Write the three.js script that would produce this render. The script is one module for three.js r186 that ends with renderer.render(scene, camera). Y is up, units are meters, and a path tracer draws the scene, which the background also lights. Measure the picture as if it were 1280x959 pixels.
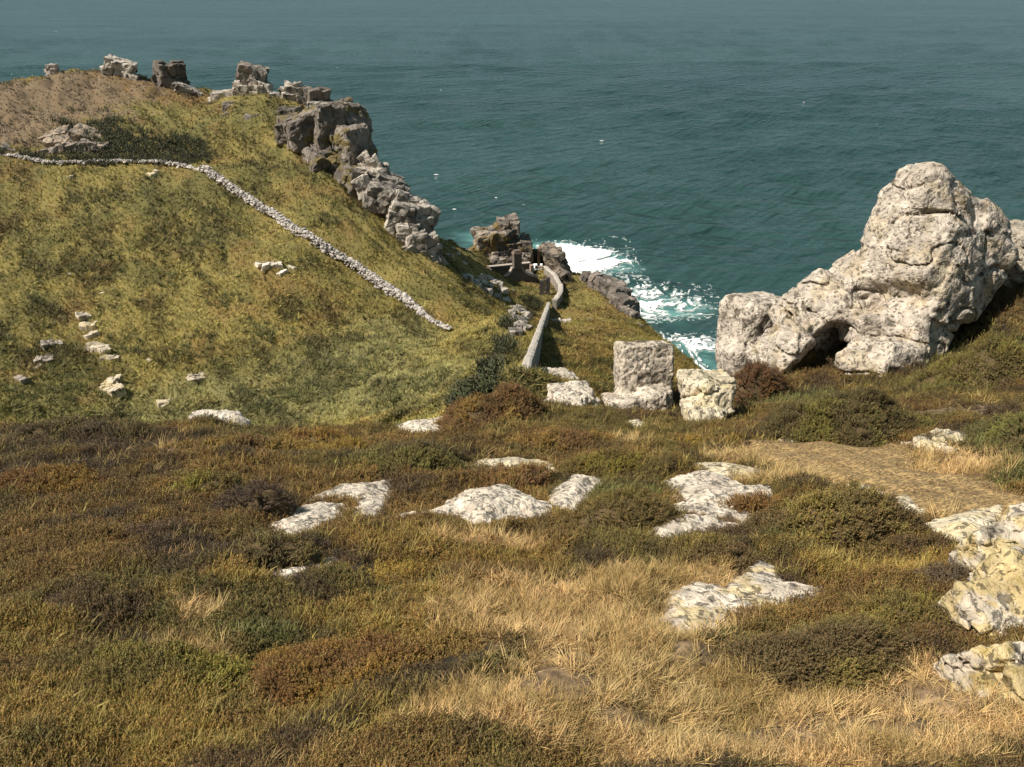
import * as THREE from 'three';
import { ConvexGeometry } from 'three/addons/geometries/ConvexGeometry.js';
import { mergeGeometries } from 'three/addons/utils/BufferGeometryUtils.js';

// ---------------------------------------------------------------- camera, sky, sun, exposure
const scene = new THREE.Scene();
const camera = new THREE.PerspectiveCamera(50, 1280 / 959, 0.1, 30000);
camera.position.set(0, 1.65, 0);
camera.rotation.set(THREE.MathUtils.degToRad(-26.5), 0, 0);
scene.add(camera);
const renderer = new THREE.WebGLRenderer({ antialias: true });
renderer.setSize(1024, 767);
renderer.toneMapping = THREE.LinearToneMapping;
renderer.toneMappingExposure = 1.4;
renderer.shadowMap.enabled = true;
const SUN = new THREE.Vector3(-0.6, 0.77, 0.18).normalize();
// a clear, slightly hazy sea sky: pale at the horizon, deeper overhead, brighter round the sun
const skyData = new Float32Array(256 * 128 * 4), skyDir = new THREE.Vector3();
for (let y = 0; y < 128; y++) for (let x = 0; x < 256; x++) {
  const el = ((y + 0.5) / 128 - 0.5) * Math.PI, az = ((x + 0.5) / 256 - 0.5) * 2 * Math.PI;
  skyDir.set(Math.cos(el) * Math.cos(az), Math.sin(el), Math.cos(el) * Math.sin(az));
  const up = Math.max(0, skyDir.y), t = 1 - Math.pow(1 - up, 3), glow = Math.pow(Math.max(0, skyDir.dot(SUN)), 24) * 0.5, k = 4 * (y * 256 + x);
  [[0.185, 0.07], [0.255, 0.125], [0.28, 0.16]].forEach(([low, high], c) => { skyData[k + c] = low + (high - low) * t + glow * [1, 0.95, 0.85][c]; });
  skyData[k + 3] = 1;
}
const sky = new THREE.DataTexture(skyData, 256, 128, THREE.RGBAFormat, THREE.FloatType);
sky.mapping = THREE.EquirectangularReflectionMapping; sky.magFilter = sky.minFilter = THREE.LinearFilter; sky.needsUpdate = true;
scene.background = sky; scene.environment = sky;
const sun = new THREE.DirectionalLight(new THREE.Color(1, 0.93, 0.82), 4.6);
sun.name = 'sun';
sun.position.copy(SUN).multiplyScalar(300);
sun.target.position.set(0, -20, -60);
sun.position.add(sun.target.position);
sun.castShadow = true;
Object.assign(sun.shadow.camera, { left: -160, right: 160, top: 160, bottom: -160, near: 1, far: 700 });
sun.shadow.mapSize.set(4096, 4096);
scene.add(sun, sun.target);

// ---------------------------------------------------------------- numbers: random, noise, thin plate splines
function rng(seed) { let a = seed >>> 0; return () => { a = (a + 0x6d2b79f5) | 0; let t = Math.imul(a ^ (a >>> 15), 1 | a); t = (t + Math.imul(t ^ (t >>> 7), 61 | t)) ^ t; return ((t ^ (t >>> 14)) >>> 0) / 4294967296; }; }
const clamp = (v, a = 0, b = 1) => Math.min(b, Math.max(a, v));
const mix = (a, b, t) => a + (b - a) * t;
const smooth = (a, b, v) => { const t = clamp((v - a) / (b - a)); return t * t * (3 - 2 * t); };
const h3 = (x, y, z) => { let h = Math.imul(x, 374761393) ^ Math.imul(y, 668265263) ^ Math.imul(z, 1274126177); h = Math.imul(h ^ (h >>> 13), 1274126177); return ((h ^ (h >>> 16)) >>> 0) / 4294967296; };
function vn(x, y, z) {
  const xi = Math.floor(x), yi = Math.floor(y), zi = Math.floor(z); let fx = x - xi, fy = y - yi, fz = z - zi;
  fx = fx * fx * (3 - 2 * fx); fy = fy * fy * (3 - 2 * fy); fz = fz * fz * (3 - 2 * fz);
  const a = mix(mix(h3(xi, yi, zi), h3(xi + 1, yi, zi), fx), mix(h3(xi, yi + 1, zi), h3(xi + 1, yi + 1, zi), fx), fy);
  const b = mix(mix(h3(xi, yi, zi + 1), h3(xi + 1, yi, zi + 1), fx), mix(h3(xi, yi + 1, zi + 1), h3(xi + 1, yi + 1, zi + 1), fx), fy);
  return mix(a, b, fz) * 2 - 1;
}
function fbm(x, y, z, oct = 4, gain = 0.5) { let s = 0, a = 1, n = 0; for (let i = 0; i < oct; i++) { s += a * vn(x, y, z); n += a; a *= gain; x = x * 2.03 + 11.3; y = y * 2.03 + 5.7; z = z * 2.03 + 3.1; } return s / n; }
const f2 = (x, z, oct = 4, seed = 0) => fbm(x, seed * 7.31 + 0.5, z, oct);
function spline(pts) {
  const n = pts.length, m = n + 3, A = [];
  let mean = 0;
  for (const p of pts) for (const q of pts) mean += (p[0] - q[0]) ** 2 + (p[2] - q[2]) ** 2;
  const lam = 1e-3 * Math.sqrt(mean / n / n), U = (r2) => (r2 > 0 ? r2 * Math.log(r2 + 1e-12) / 2 : 0);
  for (let i = 0; i < m; i++) A.push(new Float64Array(m + 1));
  for (let i = 0; i < n; i++) {
    for (let j = 0; j < n; j++) A[i][j] = U((pts[i][0] - pts[j][0]) ** 2 + (pts[i][2] - pts[j][2]) ** 2) + (i === j ? lam : 0);
    A[i][n] = A[n][i] = 1; A[i][n + 1] = A[n + 1][i] = pts[i][0]; A[i][n + 2] = A[n + 2][i] = pts[i][2]; A[i][m] = pts[i][1];
  }
  for (let c = 0; c < m; c++) {
    let p = c; for (let r = c + 1; r < m; r++) if (Math.abs(A[r][c]) > Math.abs(A[p][c])) p = r;
    [A[c], A[p]] = [A[p], A[c]];
    for (let r = c + 1; r < m; r++) { const f = A[r][c] / A[c][c]; if (f) for (let k = c; k <= m; k++) A[r][k] -= f * A[c][k]; }
  }
  const w = new Float64Array(m);
  for (let r = m - 1; r >= 0; r--) { let s = A[r][m]; for (let k = r + 1; k < m; k++) s -= A[r][k] * w[k]; w[r] = s / A[r][r]; }
  return (x, z) => { let s = w[n] + w[n + 1] * x + w[n + 2] * z; for (let i = 0; i < n; i++) { const r2 = (x - pts[i][0]) ** 2 + (z - pts[i][2]) ** 2; s += w[i] * U(r2); } return s; };
}
function cached(fn, x0, x1, z0, z1, step) {
  const nx = Math.round((x1 - x0) / step) + 1, nz = Math.round((z1 - z0) / step) + 1, g = new Float32Array(nx * nz);
  for (let j = 0; j < nz; j++) for (let i = 0; i < nx; i++) g[j * nx + i] = fn(x0 + i * step, z0 + j * step);
  return (x, z) => {
    const u = clamp((x - x0) / step, 0, nx - 1.001), v = clamp((z - z0) / step, 0, nz - 1.001), i = Math.floor(u), j = Math.floor(v), a = u - i, b = v - j;
    return mix(mix(g[j * nx + i], g[j * nx + i + 1], a), mix(g[(j + 1) * nx + i], g[(j + 1) * nx + i + 1], a), b);
  };
}

// ---------------------------------------------------------------- the lie of the land: surveyed points [x, y, z] of the near heath and of the coast beyond
const nearSpline = spline([[-1.61, -0.59, -1.78], [0, -0.59, -1.78], [1.61, -0.59, -1.78], [-2.18, -0.89, -2.65], [0, -0.89, -2.65], [2.06, -0.75, -2.5], [-3.63, -1.18, -3.55], [-1.87, -1.14, -3.5], [0, -1.18, -3.55], [1.53, -1.14, -3.5], [2.57, -0.98, -3.3], [3.17, -0.82, -3.1], [-3.51, -1.55, -4.7], [-1.61, -1.59, -4.75], [0, -1.59, -4.75], [1.77, -1.59, -4.75], [3.36, -1.42, -4.5], [-5.92, -2.15, -6.2], [-4.51, -2.15, -6.2], [-2.25, -2.15, -6.2], [0, -2.19, -6.4], [2.28, -2.13, -6.3], [4.2, -1.83, -5.8], [-6.79, -2.54, -7.2], [-5.18, -2.55, -7.2], [-3.66, -2.66, -7.4], [-2.05, -2.74, -7.6], [-1.07, -2.91, -8], [0, -2.79, -8.1], [1, -3.29, -9], [1.94, -3.4, -9.2], [2.59, -3.29, -9], [3.19, -2.74, -8], [4.24, -2.47, -7.5], [5.17, -2.31, -7.3], [3.42, -3.59, -10.5], [4.99, -3.28, -10], [6.23, -2.73, -9], [7.13, -2.97, -10.5], [7.61, -2.69, -11.5], [8.9, -2.61, -10.5], [4.46, -3.84, -11.5], [-3, 0.9, 3], [3, 0.9, 3], [0, 0, 0], [-6, -0.6, -2], [6, -0.3, -2], [12, -2.5, -12], [13, -1.2, -6]]);
const farSpline = spline([[-48.17, -24.18, -46], [-43.89, -26.1, -50], [-37.73, -27.9, -53], [-26.89, -28.88, -55], [-14.63, -28.53, -55], [-8.05, -26.56, -52], [-3.54, -22.73, -46], [-64.91, -25.12, -66], [-55.38, -25.53, -67], [-46.21, -26.34, -69], [-31.77, -26.34, -69], [-17.33, -26.34, -69], [-7.93, -26.34, -62], [-2.25, -23.68, -52], [-0.74, -24.54, -58], [0, -25.12, -66], [-68.86, -22.79, -82], [-52.46, -22.79, -82], [-36.07, -22.79, -82], [-19.19, -22.2, -80], [-5.78, -26.34, -69], [-34.55, -18.28, -94], [-24.66, -21.8, -86], [-14.92, -24.94, -77], [-5.51, -26.9, -67], [-68.4, -16.81, -97], [-59.21, -16.99, -97], [-52.48, -17.97, -96], [-45.56, -18.09, -97], [-39.85, -18.35, -96.5], [-61.73, -16.06, -102], [-52.95, -15.74, -104], [-45.35, -14.95, -105], [-37.16, -17.38, -100], [-77.33, -14.55, -112], [-61.15, -14.69, -113], [-45.98, -14.55, -112], [-39.17, -15.25, -110], [-30.32, -18.12, -99], [-21.22, -19.57, -91], [-17.16, -21.64, -87], [-11.35, -24.7, -80], [-6.54, -26.4, -80], [-1.66, -29.46, -80], [-96.58, -14.63, -124], [-86.21, -14.11, -126], [-75.46, -13.35, -128], [-63.2, -11.36, -128], [-57.07, -12.02, -127], [-50.62, -12.78, -125], [-41.74, -14.21, -120], [-37.16, -13.53, -118], [-32.78, -13.37, -116], [-29.2, -13.78, -113], [-26.17, -14.26, -110], [-21.29, -15.91, -105], [-15.37, -22.24, -92], [-12.51, -23.8, -90], [-8.3, -27.13, -86], [-9.54, -32.31, -112], [-4.1, -35.58, -116], [-3, -34.6, -105], [0.57, -37.86, -112], [1.52, -35.7, -98], [6.05, -38.55, -119], [5.58, -37.8, -108.5], [3.75, -38.06, -115], [4, -36.22, -96], [7.21, -38.71, -118], [11.74, -38.3, -115], [13.99, -37.76, -104], [15.75, -36.69, -94], [16.13, -33.54, -80], [16.36, -29.87, -66], [5.78, -35.67, -92], [5.97, -29.96, -70], [9.68, -31.78, -76], [0.91, -18.71, -42], [0.19, -15.53, -34], [2.07, -17.32, -38], [5, -18.25, -38], [-1.75, -19.05, -40], [-93.78, -20.63, -138], [-88.58, -40.63, -164], [-77.58, -94.63, -219], [-72.66, -19.35, -142], [-67.46, -39.35, -168], [-56.46, -93.35, -223], [-60.4, -17.36, -142], [-55.2, -37.36, -168], [-44.2, -91.36, -223], [-47.82, -18.78, -139], [-42.62, -38.78, -165], [-31.62, -92.78, -220], [-34.4, -19.84, -132], [-29.2, -39.84, -158], [-18.2, -93.84, -213], [-20.09, -22.91, -112.92], [-17.39, -45.91, -130.74], [-12.29, -81.91, -164.4], [-13.87, -25.24, -97.82], [-6.04, -38.31, -121.3], [0.26, -56.31, -138.04], [11.46, -86.31, -167.8], [-0.6, -41.58, -125.3], [5.7, -59.58, -142.04], [16.9, -89.58, -171.8], [0.5, -40.6, -114.3], [6.8, -58.6, -131.04], [18, -88.6, -160.8], [11.21, -45.71, -124.88], [19.71, -68.71, -139.5], [34.71, -90.71, -165.3], [15.74, -45.3, -121.88], [24.24, -68.3, -136.5], [39.24, -90.3, -162.3], [20.64, -44.76, -106.1], [34.89, -63.76, -110.6], [63.39, -92.76, -119.6], [22.4, -43.69, -96.1], [36.65, -62.69, -100.6], [65.15, -91.69, -109.6], [22.78, -40.54, -82.1], [37.03, -59.54, -86.6], [65.53, -88.54, -95.6], [23.01, -36.87, -68.1], [37.26, -55.87, -72.6], [65.76, -84.87, -81.6], [-10, -14.5, -22], [-25, -13, -20], [-40, -15, -25], [0, -15, -22], [10, -15, -22], [-15, -22, -35], [-35, -23, -37], [0, -17.6, -33], [12, -23, -37], [24, -32, -42], [20, -14, -22], [35, -24, -24], [50, -50, -40], [70, -80, -50], [45, -22, 0], [75, -70, 0], [20, 0, 10], [0, 3, 12], [-30, 3, 10], [-60, -5, -10], [-75, -20, -40], [-90, -16, -80], [-110, -12, -110], [40, 0, 30], [-90, 5, 15]]);
const EDGE = [[-30, 7.8], [-8, 7.8], [-3, 7.8], [-1, 8.3], [0, 8.7], [1.5, 9.9], [3, 10.7], [5, 13], [8, 14], [30, 15]];
const SEA = -88;
function brink(x) { for (let i = 1; i < EDGE.length; i++) if (x < EDGE[i][0] || i === EDGE.length - 1) { const [a, b] = EDGE[i - 1], [c, d] = EDGE[i]; return mix(b, d, clamp((x - a) / (c - a))); } }
const farBase = cached(farSpline, -170, 130, -270, 50, 1.25);
function landAt(x, z) {
  const e = brink(x), d = -z - e;
  let w = smooth(2, 15, d);
  if (Math.abs(x) > 9) w = Math.max(w, smooth(9, 20, Math.abs(x)));
  if (z > 0) w = Math.max(w, smooth(2, 8, z));
  if (w >= 1) return farBase(x, z);
  return mix(nearSpline(x, Math.max(z, -e)) - (d > 0 ? 0.9 * d : 0), farBase(x, z), w);
}
const nearBase = cached(landAt, -21, 22, -30, 10, 0.2);
const inNear = (x, z) => x > -20.5 && x < 21.5 && z > -29.5 && z < 9.5;
const base = (x, z) => (inNear(x, z) ? nearBase(x, z) : farBase(x, z));
// grass hummocks of the far slopes, a metre or two across
const WALLS = [[[-35.89, -94.75], [-5.53, -67.25]], [[0.56, -34.5], [4.67, -97.75]], [[-45.56, -97], [-35.89, -94.75]], [[-59.23, -97], [-45.56, -97]]];
function byWall(x, z) { let m = 1e9; for (const [[a, b], [c, d]] of WALLS) { const ux = c - a, uz = d - b, t = clamp(((x - a) * ux + (z - b) * uz) / (ux * ux + uz * uz)); m = Math.min(m, Math.hypot(x - a - ux * t, z - b - uz * t)); } return m; }
function hummocks(x, z) {
  let m = 0;
  const w = x * 0.6 + z * 0.8, o = x * 0.8 - z * 0.6;
  for (const [s, hgt, seed] of [[2.6, 0.95, 23], [1.1, 0.4, 29]]) {
    const u = o / s / 0.7 + 0.7 * f2(x * 0.4, z * 0.4, 2, 14), v = w / s / 1.8 + 0.7 * f2(x * 0.4, z * 0.4, 2, 15), i = Math.floor(u), j = Math.floor(v);
    let b = 0;
    for (let a = -1; a <= 1; a++) for (let c = -1; c <= 1; c++) { const dx = i + a + h3(i + a, j + c, seed) - u, dz = j + c + h3(i + a, j + c, seed + 1) - v, q = 1 - (dx * dx + dz * dz) / 0.7; if (q > 0) b = Math.max(b, Math.sqrt(q) * h3(i + a, j + c, seed + 2)); }
    m += hgt * (b - 0.3);
  }
  return m * (0.25 + 0.75 * smooth(0, -9, x));
}
// cushions of heather, a hand high and a foot or so across
function tufts(x, z) {
  let m = 0;
  for (const [s, hgt, seed] of [[0.42, 0.085, 3], [0.17, 0.04, 9]]) {
    const u = x / s + 0.6 * f2(x * 2, z * 2, 2, 12), v = z / s * 1.25 + 0.6 * f2(x * 2, z * 2, 2, 13), i = Math.floor(u), j = Math.floor(v);
    let b = 0;
    for (let a = -1; a <= 1; a++) for (let c = -1; c <= 1; c++) { const dx = i + a + h3(i + a, j + c, seed) - u, dz = j + c + h3(i + a, j + c, seed + 1) - v, q = 1 - (dx * dx + dz * dz) / 0.8; if (q > 0) b = Math.max(b, Math.sqrt(q) * (0.35 + 0.65 * h3(i + a, j + c, seed + 2))); }
    m += hgt * (b - 0.35);
  }
  return m * (onPath(x, z) ? 0.05 : 1);
}
function rough(x, z) {
  const d = Math.hypot(x, z), far = smooth(14, 40, d);
  let r = 0;
  if (far < 1) r += (1 - far) * (tufts(x, z) + 0.13 * f2(x * 0.9, z * 0.9, 2, 1) + 0.045 * f2(x * 4, z * 4, 3, 2)) * (d < 11 ? 1 - 0.95 * slabNear(x, z) : 1);
  if (far > 0) r += far * (0.12 + 0.88 * smooth(0.5, 5, byWall(x, z))) * (0.55 * f2(x * 0.16, z * 0.16, 2, 3) + 0.3 * f2(x * 0.4, z * 0.4, 3, 4) + hummocks(x, z) + 0.12 * f2(x * 2.1, z * 2.1, 2, 5));
  return r;
}
const H = (x, z) => base(x, z) + rough(x, z);
function slopeAt(x, z, e = 0.4) { return new THREE.Vector3(base(x - e, z) - base(x + e, z), 2 * e, base(x, z - e) - base(x, z + e)).normalize(); }

// ---------------------------------------------------------------- textures: grain and fine relief
function tileNoise(size, period, seed, oct) {
  const out = new Float32Array(size * size);
  let amp = 1, tot = 0;
  for (let o = 0; o < oct; o++) {
    const p = period << o;
    for (let y = 0; y < size; y++) for (let x = 0; x < size; x++) {
      const u = x / size * p, v = y / size * p, i = Math.floor(u), j = Math.floor(v); let a = u - i, b = v - j; a = a * a * (3 - 2 * a); b = b * b * (3 - 2 * b);
      const i1 = (i + 1) % p, j1 = (j + 1) % p, k = seed + o * 17;
      out[y * size + x] += amp * mix(mix(h3(i, j, k), h3(i1, j, k), a), mix(h3(i, j1, k), h3(i1, j1, k), a), b);
    }
    tot += amp; amp *= 0.55;
  }
  for (let i = 0; i < out.length; i++) out[i] /= tot;
  return out;
}
function texture(size, fn, srgb) {
  const d = new Uint8Array(size * size * 4);
  for (let i = 0; i < size * size; i++) { const c = fn(i); d[i * 4] = c[0]; d[i * 4 + 1] = c[1]; d[i * 4 + 2] = c[2]; d[i * 4 + 3] = 255; }
  const t = new THREE.DataTexture(d, size, size);
  t.wrapS = t.wrapT = THREE.RepeatWrapping; t.magFilter = THREE.LinearFilter; t.minFilter = THREE.LinearMipmapLinearFilter; t.generateMipmaps = true;
  if (srgb) t.colorSpace = THREE.SRGBColorSpace;
  t.needsUpdate = true;
  return t;
}
const grainA = tileNoise(512, 16, 3, 5), grainB = tileNoise(512, 8, 91, 6);
const rockBump = texture(512, (i) => { const v = clamp(Math.pow(grainA[i], 1.1) * 0.75 + Math.abs(grainB[i] - 0.5) * 1.1) * 255; return [v, v, v]; });
const rockTint = texture(512, (i) => { const s = grainA[i] < 0.36 ? 0.62 : 1, v = clamp(0.86 + 0.4 * (grainB[i] - 0.45)) * s * 255; return [v, v * 0.985, v * 0.96]; }, true);
const soilTint = texture(512, (i) => { const v = clamp(0.55 + 0.9 * (grainA[i] - 0.4)) * 255; return [v, v * 0.96, v * 0.9]; }, true);

// ---------------------------------------------------------------- making objects
const used = new Map();
function numbered(name) { const n = used.get(name) ?? 0; used.set(name, n + 1); return n ? `${name}_${String(n).padStart(3, '0')}` : name; }
function shade(o) { o.castShadow = o.receiveShadow = true; return o; }
function thing(name, label, category, at, group) {
  const g = new THREE.Group(); g.name = numbered(name); g.position.set(...at); g.userData = { label, category, kind: 'thing' };
  if (group) g.userData.group = group;
  scene.add(g); return g;
}
function part(name, geometry, material, parent, stuff) { const m = shade(new THREE.Mesh(geometry, material)); m.name = name; if (stuff) m.userData.kind = 'stuff'; parent.add(m); return m; }
function structure(name, geometry, material) { const m = shade(new THREE.Mesh(geometry, material)); m.name = numbered(name); m.userData.kind = 'structure'; scene.add(m); return m; }
function single(name, label, category, geometry, material, at, group) {
  const m = shade(new THREE.Mesh(geometry, material)); m.name = numbered(name); m.position.set(...at); m.userData = { label, category, kind: 'thing' };
  if (group) m.userData.group = group;
  scene.add(m); return m;
}
function geo(pos, idx, col, uv) {
  const g = new THREE.BufferGeometry();
  g.setAttribute('position', new THREE.Float32BufferAttribute(pos, 3));
  if (col) g.setAttribute('color', new THREE.Float32BufferAttribute(col, 3));
  if (uv) g.setAttribute('uv', new THREE.Float32BufferAttribute(uv, 2));
  if (idx) g.setIndex(idx);
  g.computeVertexNormals();
  return g;
}
const lerp3 = (a, b, t) => [mix(a[0], b[0], t), mix(a[1], b[1], t), mix(a[2], b[2], t)];
const rockMaterial = new THREE.MeshStandardMaterial({ vertexColors: true, roughness: 0.92, map: rockTint, bumpMap: rockBump, bumpScale: 0.03 });
const farRockMaterial = new THREE.MeshStandardMaterial({ vertexColors: true, roughness: 0.95 });

// ---------------------------------------------------------------- rocks: rounded blocks grown together, worn and cracked, meshed by surface nets
function surfaceNet(f, lo, hi, cell) {
  const n = [0, 1, 2].map((k) => Math.max(3, Math.ceil((hi[k] - lo[k]) / cell) + 1)), [nx, ny, nz] = n, v = new Float32Array(nx * ny * nz);
  for (let k = 0, q = 0; k < nz; k++) for (let j = 0; j < ny; j++) for (let i = 0; i < nx; i++, q++) v[q] = f(lo[0] + i * cell, lo[1] + j * cell, lo[2] + k * cell);
  const at = (i, j, k) => (k * ny + j) * nx + i, id = new Int32Array(nx * ny * nz).fill(-1), pos = [], idx = [];
  for (let k = 0; k < nz - 1; k++) for (let j = 0; j < ny - 1; j++) for (let i = 0; i < nx - 1; i++) {
    let x = 0, y = 0, z = 0, c = 0;
    const edge = (a, b, p, axis) => {
      if ((v[a] < 0) === (v[b] < 0)) return;
      const t = v[a] / (v[a] - v[b]); x += p[0] + (axis === 0 ? t : 0); y += p[1] + (axis === 1 ? t : 0); z += p[2] + (axis === 2 ? t : 0); c++;
    };
    for (let b = 0; b < 2; b++) for (let a = 0; a < 2; a++) {
      edge(at(i, j + a, k + b), at(i + 1, j + a, k + b), [0, a, b], 0);
      edge(at(i + a, j, k + b), at(i + a, j + 1, k + b), [a, 0, b], 1);
      edge(at(i + a, j + b, k), at(i + a, j + b, k + 1), [a, b, 0], 2);
    }
    if (c) { id[at(i, j, k)] = pos.length / 3; pos.push(lo[0] + (i + x / c) * cell, lo[1] + (j + y / c) * cell, lo[2] + (k + z / c) * cell); }
  }
  for (let k = 1; k < nz - 1; k++) for (let j = 1; j < ny - 1; j++) for (let i = 1; i < nx - 1; i++) {
    const s = v[at(i, j, k)] < 0;
    const quad = (a, b, c, d, flip) => { if (a < 0 || b < 0 || c < 0 || d < 0) return; flip ? idx.push(a, c, b, a, d, c) : idx.push(a, b, c, a, c, d); };
    if (s !== (v[at(i + 1, j, k)] < 0)) quad(id[at(i, j - 1, k - 1)], id[at(i, j, k - 1)], id[at(i, j, k)], id[at(i, j - 1, k)], !s);
    if (s !== (v[at(i, j + 1, k)] < 0)) quad(id[at(i - 1, j, k - 1)], id[at(i - 1, j, k)], id[at(i, j, k)], id[at(i, j, k - 1)], !s);
    if (s !== (v[at(i, j, k + 1)] < 0)) quad(id[at(i - 1, j - 1, k)], id[at(i, j - 1, k)], id[at(i, j, k)], id[at(i - 1, j, k)], !s);
  }
  return { pos, idx };
}
const euler = new THREE.Euler(), m4 = new THREE.Matrix4();
// a block: [x, y, z, half x, half y, half z, turn x, turn y, turn z, rounding]
function blockField(blocks, blend) {
  const prep = blocks.map((b) => { m4.makeRotationFromEuler(euler.set(b[6] || 0, b[7] || 0, b[8] || 0, 'ZYX')); return { b, r: b[9] ?? 0.25, m: m4.elements.slice() }; });
  return (x, y, z) => {
    let d = 1e9;
    for (const { b, r, m } of prep) {
      const px = x - b[0], py = y - b[1], pz = z - b[2], rr = r * Math.min(b[3], b[4], b[5]);
      const qx = Math.abs(px * m[0] + py * m[1] + pz * m[2]) - b[3] + rr, qy = Math.abs(px * m[4] + py * m[5] + pz * m[6]) - b[4] + rr, qz = Math.abs(px * m[8] + py * m[9] + pz * m[10]) - b[5] + rr;
      const e = Math.hypot(Math.max(qx, 0), Math.max(qy, 0), Math.max(qz, 0)) + Math.min(Math.max(qx, qy, qz), 0) - rr;
      const h = Math.max(blend - Math.abs(d - e), 0) / blend; d = Math.min(d, e) - h * h * blend * 0.25;
    }
    return d;
  };
}
function paintRock(pos, idx, look, scaleUV, crisp) {
  const n = pos.length / 3, g0 = geo(pos, idx), nor = g0.attributes.normal.array, P = [], C = [], U = [], N = [], I = [], seen = new Map();
  const tone = (i) => {
    const x = pos[i * 3] + look.seed * 3.7, y = pos[i * 3 + 1], z = pos[i * 3 + 2], f = look.grain;
    const a = fbm(x * f, y * f, z * f, 4), b = fbm(x * f * 4 + 9, y * f * 4, z * f * 4, 3), c = fbm(x * f * 0.6 + 31, y * f * 0.6, z * f * 0.6, 3);
    let col = lerp3(look.pale, look.mid, smooth(-0.35, 0.45, a + b * 0.35));
    col = lerp3(col, look.dark, smooth(look.spot ?? 0.22, (look.spot ?? 0.22) + 0.14, b * 0.75 + c * 0.5));
    if (look.lichen) col = lerp3(col, look.lichen, (look.lichenAmount ?? 0.7) * smooth(0.05, 0.25, fbm(x * f * 1.3 + 77, y * f * 1.3, z * f * 1.3, 4) + (look.lichenBias ?? 0)));
    if (look.moss) col = lerp3(col, look.moss, smooth(0.55, 0.75, nor[i * 3 + 1] + 0.5 * b + 0.3 * a) * smooth(-0.1, 0.2, c + (look.mossBias ?? 0)));
    return col;
  };
  const tones = []; for (let i = 0; i < n; i++) tones.push(tone(i));
  const e1 = new THREE.Vector3(), e2 = new THREE.Vector3();
  for (let t = 0; t < idx.length; t += 3) {
    const v = [idx[t], idx[t + 1], idx[t + 2]];
    e1.set(pos[v[1] * 3] - pos[v[0] * 3], pos[v[1] * 3 + 1] - pos[v[0] * 3 + 1], pos[v[1] * 3 + 2] - pos[v[0] * 3 + 2]);
    e2.set(pos[v[2] * 3] - pos[v[0] * 3], pos[v[2] * 3 + 1] - pos[v[0] * 3 + 1], pos[v[2] * 3 + 2] - pos[v[0] * 3 + 2]);
    e1.cross(e2); const ax = Math.abs(e1.x), ay = Math.abs(e1.y), az = Math.abs(e1.z), axis = ay >= ax && ay >= az ? 1 : ax > az ? 0 : 2;
    for (const i of v) {
      const key = i * 3 + axis; let k = seen.get(key);
      if (k === undefined) {
        k = P.length / 3; seen.set(key, k); P.push(pos[i * 3], pos[i * 3 + 1], pos[i * 3 + 2]); N.push(nor[i * 3], nor[i * 3 + 1], nor[i * 3 + 2]); C.push(...tones[i]);
        const q = [0, 1, 2].filter((m) => m !== axis); U.push(pos[i * 3 + q[0]] * scaleUV, pos[i * 3 + q[1]] * scaleUV);
      }
      I.push(k);
    }
  }
  const g = geo(P, I, C, U); g.setAttribute('normal', new THREE.Float32BufferAttribute(N, 3));
  if (!crisp) return g;
  const h = g.toNonIndexed(); h.computeVertexNormals(); return h;
}
// rocks are given in world metres; the mesh is recentred on its own foot
function rockGeometry(blocks, o) {
  const cell = o.cell, amp = o.amp, fr = o.freq, blend = o.blend ?? 0.15, f = blockField(blocks, blend), lo = [1e9, 1e9, 1e9], hi = [-1e9, -1e9, -1e9];
  for (const b of blocks) { const r = Math.hypot(b[3], b[4], b[5]); for (let k = 0; k < 3; k++) { lo[k] = Math.min(lo[k], b[k] - r * 0.98); hi[k] = Math.max(hi[k], b[k] + r * 0.98); } }
  const crack = o.crack ?? 0, bed = o.bed ?? 0, joint = o.joint ?? (o.far ? 1.5 : 0.5), pit = o.pit ?? (o.far ? 0.12 : 0.3), s = o.look.seed * 5.1, margin = amp * 2.2 + crack + cell * 2;
  const field = (x, y, z) => {
    const d = f(x, y, z); if (d > margin || d < -margin) return d;
    const w = fbm(x * fr * 0.6 + s, y * fr * 0.6, z * fr * 0.6 + 3, 2);
    let e = d - amp * 0.75 * fbm(x * fr + s, y * fr, z * fr, 4, 0.5) + amp * pit * (1 - Math.abs(vn(x * fr * 4.3 + s, y * fr * 4.3, z * fr * 4.3)) * 2) + amp * pit * 0.6 * vn(x * fr * 9 + s, y * fr * 9, z * fr * 9);
    if (joint) { const jx = Math.floor((x * 0.9 + z * 0.4) * fr * 1.1 + w * 0.7 + s), jy = Math.floor(y * fr * 0.9 + w * 0.6 + 0.2 * x * fr), jz = Math.floor((z * 0.9 - x * 0.4) * fr * 1.1 + w * 0.7); e -= amp * joint * (h3(jx, jy, jz) - 0.5); }
    if (crack) { const a = Math.abs(vn(x * fr * 0.8 + w * 1.5 + s, y * fr * 1.5 + w, z * fr * 0.8)); e += crack * (1 - smooth(0, 0.09, a)); }
    if (bed) { const a = Math.abs(((y * bed + w * 0.6) % 1 + 1) % 1 - 0.5); e += amp * 0.8 * (1 - smooth(0, 0.12, a)); }
    return e;
  };
  for (let k = 0; k < 3; k++) { lo[k] -= amp * 2 + cell * 2; hi[k] += amp * 2 + cell * 2; }
  if (o.floor !== undefined) lo[1] = Math.max(lo[1], o.floor);
  const { pos, idx } = surfaceNet(field, lo, hi, cell);
  return { pos, idx };
}
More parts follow.
